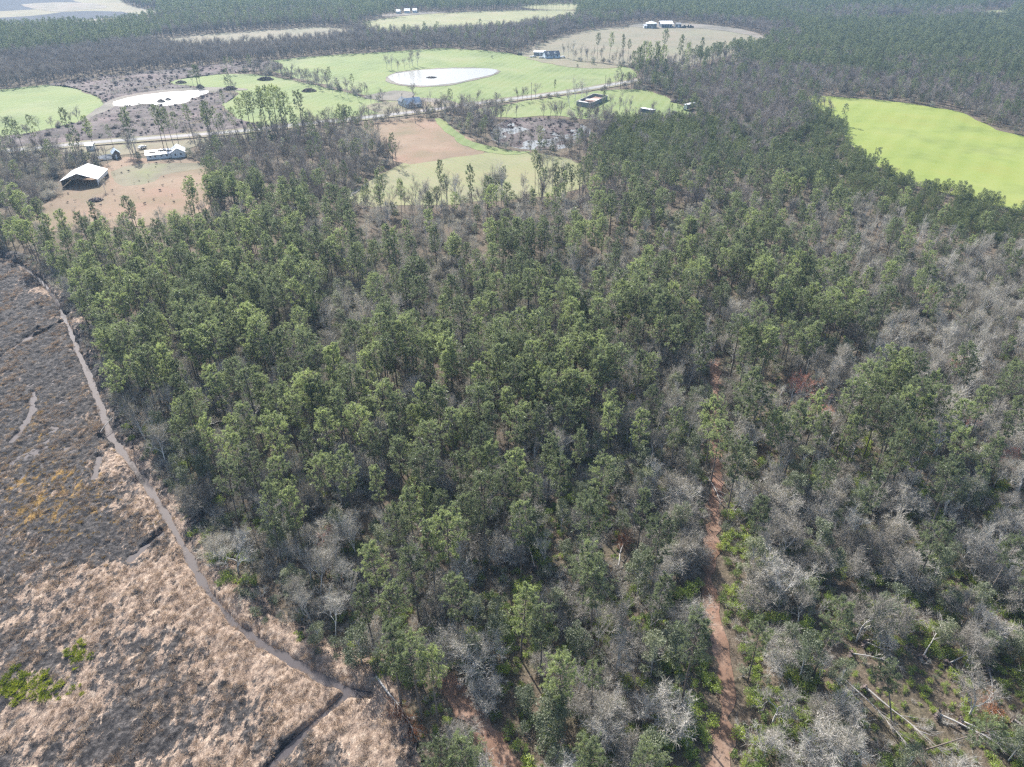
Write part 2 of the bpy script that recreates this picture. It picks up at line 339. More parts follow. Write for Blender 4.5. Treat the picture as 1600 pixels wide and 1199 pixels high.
SANDS = [('sand_bank', [(598, 125), (613, 114), (640, 110.5), (700, 106), (748, 106), (785, 110), (772, 118.5), (736, 127), (700, 135), (650, 137), (615, 133)]),
         ('sand_bank', [(155, 168), (172, 155), (210, 146), (270, 139), (330, 136), (385, 139), (385, 142), (345, 142), (335, 146), (300, 146), (262, 149), (220, 154), (190, 160), (176, 171), (150, 180), (130, 192), (124, 190)]),
         ('sand_bank', [(590, 146), (625, 141), (650, 146), (645, 152), (700, 156), (722, 164), (690, 160), (600, 158), (560, 153)]),
         ('sand_bank', [(972, 41), (1000, 37), (1090, 37), (1150, 44), (1190, 54), (1206, 68), (1199, 72), (1180, 57), (1130, 48), (1090, 44), (1020, 45)]),
         ('sand_bank', [(30, 6), (130, 3), (180, 12), (120, 16), (90, 20), (40, 12)]),
         ('sand_bank', [(90, 35), (150, 30), (215, 26), (220, 29), (150, 37)]),
         ('sand_bank', [(590, 24), (640, 20), (700, 18), (690, 21), (640, 24), (600, 27)]),
         ('sand_bank', [(900, 0), (905, -3), (912, 10), (906, 11)])]
WP = {k: [smooth_line(P(q[1]), 1, True) for q in v] for k, v in POLY.items()}
WET = smooth_line(P([(193, 503), (212, 508), (236, 530), (254, 552), (244, 560), (222, 545), (200, 520)]), 1, True)
CLEAR = [WET] + [q for v in WP.values() for q in v] + [smooth_line(P(p), 1, True) for _, p in PONDS + SANDS]
d0 = G(60, 1100) - G(200, 900)
BOG_DIR = -math.atan2(d0[1], d0[0]) + math.pi / 2
M['bog'] = bog_mat()

# ------------------------------------------------------------------ ground sheets
def bog_h(x, y):
    c, s_ = math.cos(BOG_DIR), math.sin(BOG_DIR)
    u = x * c - y * s_; v = x * s_ + y * c
    h = (fbm(u * 0.40, v * 0.16, 3, 4) - 0.5) * 0.9 + (fbm(u * 1.5, v * 1.1, 11, 3) - 0.5) * 0.9 + (fbm(x * 0.06, y * 0.06, 5, 3) - 0.42) * 0.7
    qx_, qy_ = project(x, y)
    h = h + 0.18 - 0.30 * np.exp(-(((qx_ - 60) / 110) ** 2 + ((qy_ - 650) / 90) ** 2)) - .2 * np.exp(-(((qx_ - 90) / 120) ** 2 + ((qy_ - 850) / 60) ** 2))
    d = np.minimum(dist_line(x, y, DITCH[::3]), dist_line(x, y, DITCH2[::3]))
    h = h + 0.25 * np.exp(-((d - 3.0) / 1.5) ** 2)
    wdt = 0.38 + 0.9 * (fbm(x * .35, y * .35, 9, 3) - .5)
    k = np.clip((wdt + 0.5 - d) / 0.6, 0, 1); h = h * (1 - k) - 0.95 * k
    for sdl in SIDE_DITCH:
        dd = dist_line(x, y, sdl); k = np.clip((0.9 + 1.2 * (fbm(x * .5, y * .5, 21, 2) - .5) - dd) / 0.5, 0, 1); h = h * (1 - k) - 0.7 * k
    return h
# main ground sheet: rows get wider with distance; reaches the horizon
NR, NC = 520, 460
yy = np.concatenate([np.array([-200, -60, 10]), 25 * np.exp(np.linspace(0, math.log(9000 / 25), NR))])
aa = np.linspace(-1.25, 1.25, NC)
X = np.outer(np.maximum(yy, 60) + 30, aa); Y = np.repeat(yy[:, None], NC, 1)
fade = np.clip((250 - Y) / 60, 0, 1)
Z = (fbm(X * 0.12, Y * 0.12, 2, 4) - 0.5) * 0.9 * fade - 0.22 * fade - 0.03
def soft_in(x, y, poly, line, r=4.0):
    return inside(x, y, poly) & (dist_line(x, y, line) > r)
Z = np.where(inside(X, Y, BOG) | (dist_line(X, Y, DITCH[::2]) < 4.6), -2.5, Z)
idx = np.arange(X.size).reshape(X.shape)
F = np.stack([idx[:-1, :-1], idx[:-1, 1:], idx[1:, 1:], idx[1:, :-1]], -1).reshape(-1, 4)
g = link('ground', mesh_from('ground', np.stack([X, Y, Z], -1).reshape(-1, 3), F, [M['ground']]))
tag(g, kind='structure')
g.data.polygons.foreach_set('use_smooth', np.ones(len(F), bool))
# bog sheet
bx = np.arange(-215, 12, 0.42); by = np.arange(30, 262, 0.42)
X, Y = np.meshgrid(bx, by)
keep = (inside(X, Y, BOG) | (dist_line(X, Y, DITCH[::2]) < 7)) & (np.abs(X) < 0.92 * (Y * math.cos(PITCH) + 54.5) * 0.72 + 25)
dl = dist_line(X, Y, DITCH[::2])
H = bog_h(X, Y)
out = ~inside(X, Y, BOG)
H = np.where(out & (dl > 2), np.minimum(H, 0.1 + (dl < 5.0) * 0.3) * np.clip((7.5 - dl) / 3, 0, 1) + 0.35 * np.clip((7.5 - dl) / 5, 0, 1) - 0.4 * np.clip((dl - 4.5) / 2.5, 0, 1), H)
ppx, ppy = project(X, Y)
strw = np.clip((ppy - 780) / 260 + (ppx - 150) / 700, -0.1, 0.95) * 0.40 + 0.13 + (fbm(X / 14, Y / 9, 301, 3) - .5) * 1.1 + 0.40 * np.exp(-(dl / 7) ** 2)
strw = strw + .55 * np.exp(-(((ppx - 575) / 45) ** 2 + ((ppy - 1160) / 55) ** 2)) - .12 * (ppy < 700)
strw = np.where(ppy < 620, strw - 0.05, strw)
och = 0.42 * np.exp(-(((ppx - 70) / 110) ** 2 + ((ppy - 780) / 75) ** 2)) + 0.25 * np.exp(-(((ppx - 60) / 60) ** 2 + ((ppy - 640) / 60) ** 2)) + 0.12
nid = np.full(X.shape, -1); nid[keep] = np.arange(keep.sum())
a, b, c, d = nid[:-1, :-1], nid[:-1, 1:], nid[1:, 1:], nid[1:, :-1]
q = np.stack([a, b, c, d], -1).reshape(-1, 4); q = q[(q >= 0).all(1)]
bogo = link('bog_ground', mesh_from('bog_ground', np.stack([X, Y, H], -1)[keep], q, [M['bog']], attrs={'straw': strw[keep], 'ochre': och[keep]}))
tag(bogo, kind='structure')
bogo.data.polygons.foreach_set('use_smooth', np.ones(len(q), bool))
def sheet(name, pts, z, mat, kind='structure', jit=0.0, seed=0):
    pts = np.asarray(pts)
    if jit:
        pts = resample(np.vstack([pts, pts[:1]]), max(1.0, jit * 1.2))[:-1]
        n = len(pts); cen = pts.mean(0); dv = pts - cen; L = np.hypot(*dv.T)[:, None]
        pts = pts + dv / L * ((fbm(pts[:, 0] / (jit * 4), pts[:, 1] / (jit * 4), seed, 3) - 0.5) * 2.4 * jit)[:, None]
    v = np.column_stack([pts, np.full(len(pts), z)])
    ar = 0.5 * np.sum(pts[:, 0] * np.roll(pts[:, 1], -1) - np.roll(pts[:, 0], -1) * pts[:, 1])
    f = list(range(len(pts)))
    if ar < 0: f = f[::-1]
    return tag(link(name, mesh_from(name, v, [f], [M[mat]])), kind=kind)
wpoly = np.vstack([BOG, ])
sheet('bog_water', P([(-420, 398), (20, 395), (90, 450), (145, 560), (185, 670), (260, 768), (330, 890), (430, 1005), (600, 1080), (640, 1150), (680, 1290), (-900, 1290)]), -0.36, 'bogwater')
zz = 0.02
for key, v in POLY.items():
    if key == 'x_cleared': continue
    for (nm, px, mat, lab), wp in zip(v, WP[key]):
        o = sheet(key, wp, zz, mat, jit=3.2 if key != 'cleared_ground' else 5, seed=len(nm)); zz += 0.006
for i, (nm, px) in enumerate(SANDS): sheet(nm, smooth_line(P(px), 1, True), 0.20 + 0.006 * i, 'sand', jit=1.5, seed=i)
for i, (nm, px) in enumerate(PONDS): sheet(nm, smooth_line(P(px), 2, True), 0.27, 'pond', jit=4.0 - i * 2, seed=i + 4)
def rough_sheet(name, poly, cell, amp, z0, mat, wlevel, seed):
    """churned ground as a height sheet with shallow water standing in its hollows"""
    x0, y0 = poly.min(0); x1, y1 = poly.max(0); X, Y = np.meshgrid(np.arange(x0, x1, cell), np.arange(y0, y1, cell * 1.3))
    k = inside(X, Y, poly); h = z0 + amp * (fbm(X / 9, Y / 14, seed, 5) - .5) * 2 + .5 * amp * (fbm(X / 45, Y / 45, seed + 9, 2) - .5) * 2
    flat_ = dist_line(X, Y, ROAD) < 8
    for _, px in PONDS + SANDS[:3]: flat_ |= inside(X, Y, smooth_line(P(px), 1, True))
    h = np.where(flat_, np.minimum(h, .1), h)
    nid = np.full(X.shape, -1); nid[k] = np.arange(k.sum()); q = np.stack([nid[:-1, :-1], nid[:-1, 1:], nid[1:, 1:], nid[1:, :-1]], -1).reshape(-1, 4); q = q[(q >= 0).all(1)]
    o = link(name, mesh_from(name, np.stack([X, Y, h], -1)[k], q, [M[mat]])); tag(o, kind='structure')
    sheet('puddle_water', poly, wlevel, 'pond')
rough_sheet('cleared_ground', WP['x_cleared'][0], 1.3, 1.0, .50, 'debris', -0.12, 51)
rough_sheet('cleared_ground', WP['x_cleared'][1], 1.0, 0.8, .25, 'debris', 0.0, 57)
sheet('puddle_water', WET, 0.25, 'bogwater', jit=1.0)
sheet('puddle_water', P([(543, 306), (560, 295), (574, 286), (577, 288), (560, 300), (548, 308)]), 0.2, 'pond')
def strip(name, line, wid, z, mat, jit=0.0, drape=None):
    line = resample(line, 1.2 if jit else 6); t = np.gradient(line, axis=0); t /= np.hypot(*t.T)[:, None]; n = np.stack([-t[:, 1], t[:, 0]], -1)
    K = 5; vs = []
    for k in range(K):
        u = (k / (K - 1) - 0.5) * wid
        off = u * (1 + jit * (fbm(line[:, 0] * .5, line[:, 1] * .5, 3 + (k > 2), 3) - .5) * 3)
        p = line + n * off[:, None]
        zc = np.full(len(p), z) if drape is None else drape(p[:, 0], p[:, 1]) + z
        vs.append(np.column_stack([p, zc]))
    L = len(line); V = np.vstack(vs); i = np.arange(L - 1)
    F = np.vstack([np.stack([k * L + i, k * L + i + 1, (k + 1) * L + i + 1, (k + 1) * L + i], -1) for k in range(K - 1)])
    return tag(link(name, mesh_from(name, V, F[:, ::-1], [M[mat]])), kind='structure')
def gz(x, y): f_ = np.clip((250 - y) / 60, 0, 1); return (fbm(x * 0.12, y * 0.12, 2, 4) - 0.5) * 0.9 * f_ - 0.22 * f_ - 0.03
strip('road', ROAD, 6.0, 0.36, 'road')
strip('road_verge', ROAD, 13.0, 0.31, 'yard')
strip('dirt_path', PATH1, 2.5, 0.10, 'redpath', 0.9, gz)
strip('dirt_path', PATH2, 3.6, 0.10, 'redpath', 0.5, gz)

# ------------------------------------------------------------------ plant models (arrays first, then shared meshes)
class Geo:
    """collects tubes, blades and leaves: triangles with a material slot and a tint per vertex"""
    def __init__(s): s.v = []; s.f = []; s.m = []; s.t = []; s.n = 0
    def add(s, V, F, mi, tint):
        s.v.append(V); s.f.append(F + s.n); s.m.append(np.full(len(F), mi)); s.t.append(np.broadcast_to(tint, (len(V),)).astype(float)); s.n += len(V)
    def tube(s, pts, rad, mi=0, sides=5, tint=0.5):
        pts = np.asarray(pts, float); n = len(pts)
        d = np.gradient(pts, axis=0); d /= np.linalg.norm(d, axis=1)[:, None] + 1e-9
        up = np.where(np.abs(d[:, 2:3]) > 0.9, [[1., 0, 0]], [[0, 0, 1.]])
        a = np.cross(d, up); a /= np.linalg.norm(a, axis=1)[:, None] + 1e-9; b = np.cross(d, a)
        th = np.arange(sides) * 2 * math.pi / sides
        V = pts[:, None] + (a[:, None] * np.cos(th)[None, :, None] + b[:, None] * np.sin(th)[None, :, None]) * np.asarray(rad)[:, None, None]
        V = V.reshape(-1, 3); F = []
        for i in range(n - 1):
            for k in range(sides):
                p, q_ = i * sides + k, i * sides + (k + 1) % sides
                F += [(p, q_, q_ + sides), (p, q_ + sides, p + sides)]
        s.add(V, np.array(F), mi, tint)
    def blades(s, base, dirs, ln, wd, mi, tint):
        """thin triangles: base (n,3), dirs (n,3) unit"""
        n = len(base); r = rng.normal(size=(n, 3)); sd_ = np.cross(dirs, r); sd_ /= np.linalg.norm(sd_, axis=1)[:, None] + 1e-9
        V = np.empty((n, 3, 3)); V[:, 0] = base - sd_ * wd[:, None] / 2; V[:, 1] = base + sd_ * wd[:, None] / 2; V[:, 2] = base + dirs * ln[:, None]
        s.add(V.reshape(-1, 3), np.arange(n * 3).reshape(-1, 3), mi, np.repeat(tint, 3))
    def leaves(s, cen, size, mi, tint, flatness=0.6):
        """small folded leaf quads as two triangles"""
        n = len(cen); nn = rng.normal(size=(n, 3)); nn[:, 2] = np.abs(nn[:, 2]) + flatness; nn /= np.linalg.norm(nn, axis=1)[:, None]
        a = np.cross(nn, rng.normal(size=(n, 3))); a /= np.linalg.norm(a, axis=1)[:, None]; b = np.cross(nn, a)
        sz = size * rng.uniform(0.6, 1.3, n); V = np.empty((n, 4, 3))
        V[:, 0] = cen - a * sz[:, None]; V[:, 1] = cen - b * sz[:, None] * .5; V[:, 2] = cen + a * sz[:, None]; V[:, 3] = cen + b * sz[:, None] * .5
        i = np.arange(n)[:, None] * 4
        s.add(V.reshape(-1, 3), np.vstack([i + [0, 1, 2], i + [0, 2, 3]]), mi, np.repeat(tint, 4))
    def mesh(s, name, mats):
        V = np.vstack(s.v); F = np.vstack(s.f)
        return mesh_from(name, V, F, mats, np.concatenate(s.m), {'tint': np.concatenate(s.t)})
    def plus(s, o):
        g_ = Geo(); g_.v = s.v + o.v; g_.f = s.f + [f + s.n for f in o.f]; g_.m = s.m + o.m; g_.t = s.t + o.t; g_.n = s.n + o.n; return g_
def unit(v): return v / (np.linalg.norm(v, axis=-1, keepdims=True) + 1e-9)

def pine(H, base, rad, nl, lod=0, tipmul=1.0, bare_low=3):
    """trunk and crown of a southern pine: whorled limbs that curve up, needle tufts on the twigs"""
    tr, cr = Geo(), Geo()
    lean = rng.normal(0, 0.012, 2) * H; k = np.linspace(0, 1, 9 if lod == 0 else 4)
    wob = np.cumsum(rng.normal(0, 0.06, (len(k), 2)), 0)
    def axis(t): return np.array([lean[0] * t * t + np.interp(t, k, wob[:, 0]), lean[1] * t * t + np.interp(t, k, wob[:, 1]), H * t])
    pts = np.array([axis(t) for t in k]); pts[:, :2] -= pts[0, :2]
    off = pts[0, :2] * 0
    tr.tube(pts, 0.2 * (H / 20) * (1.05 - k) ** 0.8 + 0.02, 0, 6 if lod == 0 else 3)
    ax0 = axis(0)[:2]
    tb, td, tt = [], [], []
    for i in range(nl):
        t = base + (0.985 - base) * ((i + rng.random() * .8) / nl) ** 0.9
        u = (t - base) / (1 - base)
        prof = (0.45 + 0.75 * min(1, u / 0.35)) if u < 0.35 else 1.2 * math.sqrt(max(0.02, 1 - ((u - 0.35) / 0.68) ** 2))
        L = rad * prof * rng.uniform(0.6, 1.15) / 1.2
        az = i * 2.4 + rng.normal(0, .4); el = -0.15 + 0.95 * u + rng.normal(0, .12)
        p0 = axis(t); p0[:2] -= ax0
        dr = np.array([math.cos(az) * math.cos(el), math.sin(az) * math.cos(el), math.sin(el)])
        p1 = p0 + dr * L * 0.55; p2 = p1 + unit(dr + [0, 0, 0.35]) * L * 0.45
        if lod == 0: cr.tube([p0, p1, p2], [0.055, 0.035, 0.012], 1, 3)
        tint = rng.random()
        nt_ = 7 if lod == 0 else 3
        for j in range(nt_ + int(L)):
            f = rng.uniform(0.42, 1.0); c = p0 + (p1 - p0) * f / 0.55 if f < 0.55 else p1 + (p2 - p1) * (f - 0.55) / 0.45
            sdv = unit(dr + rng.normal(0, 0.8, 3) + [0, 0, .25]); tw = L * 0.34 * rng.uniform(.4, 1.1)
            e = c + sdv * tw
            if lod == 0: cr.blades(np.array([c]), np.array([sdv]), np.array([tw]), np.array([0.04]), 1, np.array([.5]))
            for q_ in range(3 if lod == 0 else 1):
                tb.append(c + (e - c) * rng.uniform(.55, 1.05) + rng.normal(0, .1, 3)); td.append(unit(sdv + [0, 0, .5])); tt.append(np.clip(tint + rng.normal(0, .22), 0, 1))
        tb.append(p2); td.append(unit(dr + [0, 0, .6])); tt.append(tint)
    tp = axis(1.0); tp[:2] -= ax0; tb.append(tp); td.append(np.array([0, 0, 1.])); tt.append(.6)
    if lod == 0:
        for i in range(bare_low):
            t = rng.uniform(0.3, base); az = rng.random() * 6.3; p0 = axis(t); p0[:2] -= ax0
            cr.tube([p0, p0 + np.array([math.cos(az), math.sin(az), .15]) * rng.uniform(.5, 1.6)], [.03, .01], 1, 3)
    tb, td, tt = map(np.array, (tb, td, tt)); nb = 14 if lod == 0 else 9
    B = np.repeat(tb, nb, 0); D = np.repeat(td, nb, 0); T = np.repeat(tt, nb)
    D = unit(D + rng.normal(0, 0.75, D.shape))
    ln = rng.uniform(.22, .46, len(B)) * tipmul * (1 if lod == 0 else 1.8); wd = ln * (0.16 if lod == 0 else 0.27)
    B = B + D * 0.03
    cr.blades(B, D, ln, wd, 0, np.clip(T + rng.normal(0, .1, len(T)), 0, 1))
    return tr, cr
PM, PC = [M['bark']], [M['needle'], M['bark']]

def bare_tree(H, spread, upright, levels=4, nb=5, lod=0, stems=1, tipmat=1):
    """leafless hardwood: forking limbs ending in fine twigs"""
    tr, cr = Geo(), Geo(); tips = []
    def grow(p, d, L, r, lev, trunk=False):
        n = 3 if lev < 2 else 2; pts = [p]; dd = d
        for i in range(n):
            dd = unit(dd + rng.normal(0, 0.13 if trunk else 0.24, 3) + np.array([0, 0, 0.10 + 0.1 * upright])); pts.append(pts[-1] + dd * L / n)
        rr = np.linspace(r, r * 0.55, n + 1)
        (tr if trunk else cr).tube(pts, rr, 0 if trunk else 0, 3 if (lev > 1 or lod) else 5, 0.5)
        if lev >= levels: tips.append((pts[-1], dd, L)); tips.append((pts[-2], dd, L)); return
        for k_ in range(nb if lev else nb + 1):
            f = rng.uniform(0.35, 1.0) if k_ else 1.0
            ii = f * n; i0 = min(int(ii), n - 1); q_ = pts[i0] + (pts[i0 + 1] - pts[i0]) * (ii - i0)
            nd = unit(dd * (0.9 + upright) + rng.normal(0, spread, 3) + [0, 0, .25 * upright])
            grow(q_, nd, L * rng.uniform(0.5, 0.78), r * 0.5, lev + 1)
    for s_ in range(stems):
        d0_ = unit(np.array([0, 0, 1.]) + (rng.normal(0, 0.35, 3) if stems > 1 else rng.normal(0, .05, 3)) * [1, 1, 0])
        grow(np.array([0., 0, -0.2]) + (rng.normal(0, .25, 3) * [1, 1, 0] if stems > 1 else 0), d0_, H * (0.42 if upright > .6 else 0.33), 0.011 * H / (1 + .3 * (stems - 1)) + .02, 0, True)
    tp = np.array([t[0] for t in tips]); td = np.array([t[1] for t in tips]); tl = np.array([t[2] for t in tips])
    k_ = 4 if lod == 0 else 3
    B = np.repeat(tp, k_, 0); D = unit(np.repeat(td, k_, 0) + rng.normal(0, .65, (len(tp) * k_, 3))); L = np.repeat(tl, k_) * rng.uniform(.5, 1.2, len(B))
    cr.blades(B, D, L, np.full(len(B), 0.03 if lod == 0 else 0.09), tipmat, rng.random(len(B)))
    # fit height
    z = max(v[:, 2].max() for v in cr.v); f = H / z
    for g_ in (tr, cr): g_.v = [v * f for v in g_.v]
    return tr, cr
BM, BC = [M['bare']], [M['bare'], M['twig']]

def evergreen(H, rad, nleaf, lod=0, mats=None):
    tr, cr = Geo(), Geo()
    k = np.linspace(0, 1, 4); tr.tube(np.stack([k * rng.normal(0, .3), k * rng.normal(0, .3), k * H * .8], -1), 0.11 * (1.1 - k) * H / 9, 0, 5)
    nc = 26; cl = []
    for i in range(nc):
        z = H * rng.uniform(0.25, 0.98); u = (z / H - .25) / .75
        rr = rad * math.sqrt(max(0.05, 1 - (u * 1.1 - .3) ** 2 * 1.3)) * rng.uniform(.35, 1)
        a_ = rng.random() * 6.283; c = np.array([rr * math.cos(a_), rr * math.sin(a_), z]); cl.append(c)
        if lod == 0: cr.tube([np.array([0, 0, z * .7]), c], [.04, .012], 1, 3)
    per = nleaf // nc
    cl = np.array(cl); B = np.repeat(cl, per, 0); T = np.repeat(rng.random(nc), per)
    off = unit(rng.normal(size=B.shape)) * (rng.random((len(B), 1)) ** .45) * np.array([1, 1, .75]) * rad * 0.36
    cr.leaves(B + off, (0.15 if lod == 0 else 0.36), 0, np.clip(T * .7 + .3 * rng.random(len(B)), 0, 1))
    return tr, cr
EC = [M['leaf_grey'], M['bare']]

def shrub(rad, h, n, size=0.12, twigs=14):
    g_ = Geo(); nc = 12
    a_ = rng.random(nc) * 6.283; rr = rad * np.sqrt(rng.random(nc)) * .8; cl = np.stack([rr * np.cos(a_), rr * np.sin(a_), h * rng.uniform(.35, .85, nc)], -1)
    B = np.repeat(cl, n // nc, 0); off = unit(rng.normal(size=B.shape)) * (rng.random((len(B), 1)) ** .5) * np.array([1, 1, .8]) * rad * .42
    T = np.repeat(rng.random(nc), n // nc)
    g_.leaves(B + off, size, 0, np.clip(T * .6 + .4 * rng.random(len(B)), 0, 1))
    for i in range(twigs):
        d = unit(np.array([rng.normal(0, .6), rng.normal(0, .6), 1.])); g_.tube([[0, 0, 0], d * h * rng.uniform(.7, 1.25)], [.03, .008], 1, 3)
    return g_
def twig_bush(rad, h, stems=9, mi=0):
    g_ = Geo(); tips = []
    for i in range(stems):
        a_ = rng.random() * 6.283; b_ = np.array([math.cos(a_), math.sin(a_), 0]) * rad * .35 * rng.random()
        d = unit(np.array([math.cos(a_) * .7, math.sin(a_) * .7, 1.]) + rng.normal(0, .2, 3)); e = b_ + d * h * rng.uniform(.5, .8)
        g_.tube([b_, (b_ + e) / 2 + rng.normal(0, .08, 3), e], [.045, .03, .015], 1, 3)
        for f in (.45, .6, .75, .9, 1.0):
            for q_ in range(2):
                tips.append((b_ + (e - b_) * f, unit(d + rng.normal(0, .6, 3))))
    tp = np.array([t[0] for t in tips]); td = np.array([t[1] for t in tips])
    L0 = h * .35; g_.blades(tp, td, rng.uniform(.6, 1.2, len(tp)) * L0, np.full(len(tp), .045), 0, rng.random(len(tp)))
    e = tp + td * L0 * .5; B = np.repeat(e, 6, 0); D = unit(np.repeat(td, 6, 0) + rng.normal(0, .7, (len(e) * 6, 3)))
    g_.blades(B, D, rng.uniform(.5, 1.2, len(B)) * L0 * .8, np.full(len(B), .03), 0, rng.random(len(B)))
    return g_
def tussock(r, h, n, w=.03):
    g_ = Geo(); a_ = rng.random(n) * 6.283; rr = r * np.sqrt(rng.random(n)) * .6
    B = np.stack([rr * np.cos(a_), rr * np.sin(a_), np.full(n, -.05)], -1); D = unit(np.stack([np.cos(a_) * rr / r * 1.6, np.sin(a_) * rr / r * 1.6, np.full(n, .8)], -1) + rng.normal(0, .35, (n, 3)))
    g_.blades(B, D, rng.uniform(.5, 1.1, n) * h, np.full(n, w), 0, rng.random(n)); return g_
def young_pine(H):
    g_ = Geo(); g_.tube([[0, 0, 0], [0, 0, H]], [.06, .01], 1, 3); tb, td = [], []
    for i in range(34):
        t = 0.1 + 0.9 * i / 34; L = H * .27 * (1 - t) ** .75 + .15; a_ = i * 2.4; d = np.array([math.cos(a_), math.sin(a_), .5])
        for f in (.35, .7, 1): tb.append(np.array([0, 0, H * t]) + d * L * f); td.append(unit(d + [0, 0, .5]))
    tb, td = np.array(tb), np.array(td); B = np.repeat(tb, 7, 0); D = unit(np.repeat(td, 7, 0) + rng.normal(0, .6, (len(tb) * 7, 3)))
    g_.blades(B, D, rng.uniform(.35, .6, len(B)) * H / 5, np.full(len(B), .09), 0, rng.random(len(B))); return g_

def pair(fn, mats_t, mats_c, name):
    t, c = fn; tm = t.mesh(name + '_trunk', mats_t); cm = c.mesh(name + '_crown', mats_c)
    j = Geo(); c2 = c; allm = mats_c + mats_t
    t2 = Geo(); t2.v, t2.f, t2.t, t2.n = t.v, t.f, t.t, t.n; t2.m = [np.full(len(x), len(mats_c)) for x in t.m]
    return tm, cm, c.plus(t2).mesh(name + '_whole', allm)
# heights are real metres; copies are scaled a little
PINES = [pair(pine(20, b_, r_, n_, 0), PM, PC, 'pine') for b_, r_, n_ in ((.52, 3.0, 40), (.46, 3.3, 46), (.58, 3.5, 38), (.50, 2.5, 38), (.62, 3.1, 32), (.42, 2.9, 48), (.55, 3.8, 44))]
PINES_F = [pair(pine(19, b_, r_, n_, 1, 1.0), PM, [M['needle_far'], M['bark']], 'far_pine') for b_, r_, n_ in ((.48, 3.0, 34), (.52, 3.3, 34), (.44, 2.7, 36))]
BARES = [pair(bare_tree(H_, s_, u_, 4, n_), BM, BC, 'bare') for H_, s_, u_, n_ in ((14, .42, .9, 4), (13, .5, .7, 4), (15, .36, 1.0, 4), (11, .62, .4, 4))]
BUSHY = [pair(bare_tree(H_, s_, .25, 3, 5, 0, st), BM, BC, 'bushy') for H_, s_, st in ((7, .7, 4), (6, .75, 5), (8, .62, 3))]
REDS = [pair(bare_tree(12, .5, .5, 4, 4), BM, [M['bare'], M['red']], 'redbud')]
BARES_F = [pair(bare_tree(H_, s_, u_, 3, 4, 1), [M['bare_far']], [M['bare_far'], M['twig_far']], 'far_bare') for H_, s_, u_ in ((15, .4, .8), (14, .5, .6), (16, .38, 1.0))]
EVERS = [pair(evergreen(H_, r_, 2600), BM, EC, 'evergreen') for H_, r_ in ((9, 2.3), (8, 2.6), (11, 2.4))]
EVERS_F = [pair(evergreen(H_, r_, 520, 1), BM, EC, 'far_evergreen') for H_, r_ in ((9, 2.5), (8, 2.8))]
SHRUBS = [shrub(r_, h_, n_).mesh('shrub', [M['leaf_bright'], M['bare']]) for r_, h_, n_ in ((1.3, 1.5, 420), (1.0, 1.2, 300), (1.6, 1.9, 540))]
GSHRUBS = [shrub(r_, h_, n_).mesh('grey_shrub', [M['leaf_grey'], M['bare']]) for r_, h_, n_ in ((1.4, 2.2, 420), (1.1, 1.8, 340))]
TWIGB = [twig_bush(r_, h_, s_).mesh('twig_bush', [M['twig'], M['bare']]) for r_, h_, s_ in ((1.6, 2.6, 10), (1.3, 2.0, 8), (2.0, 3.4, 12))]
TUSS = [tussock(.5, .6, 60).mesh('tussock', [M['straw']]), tussock(.7, .75, 80).mesh('tussock', [M['straw']]), tussock(.4, .35, 60).mesh('tussock', [M['ochre']]), tussock(.7, .5, 130, .09).mesh('tussock', [M['moss']])]
YOUNG = [young_pine(h_).mesh('young_pine', [M['young'], M['bark']]) for h_ in (4.5, 5.5)]

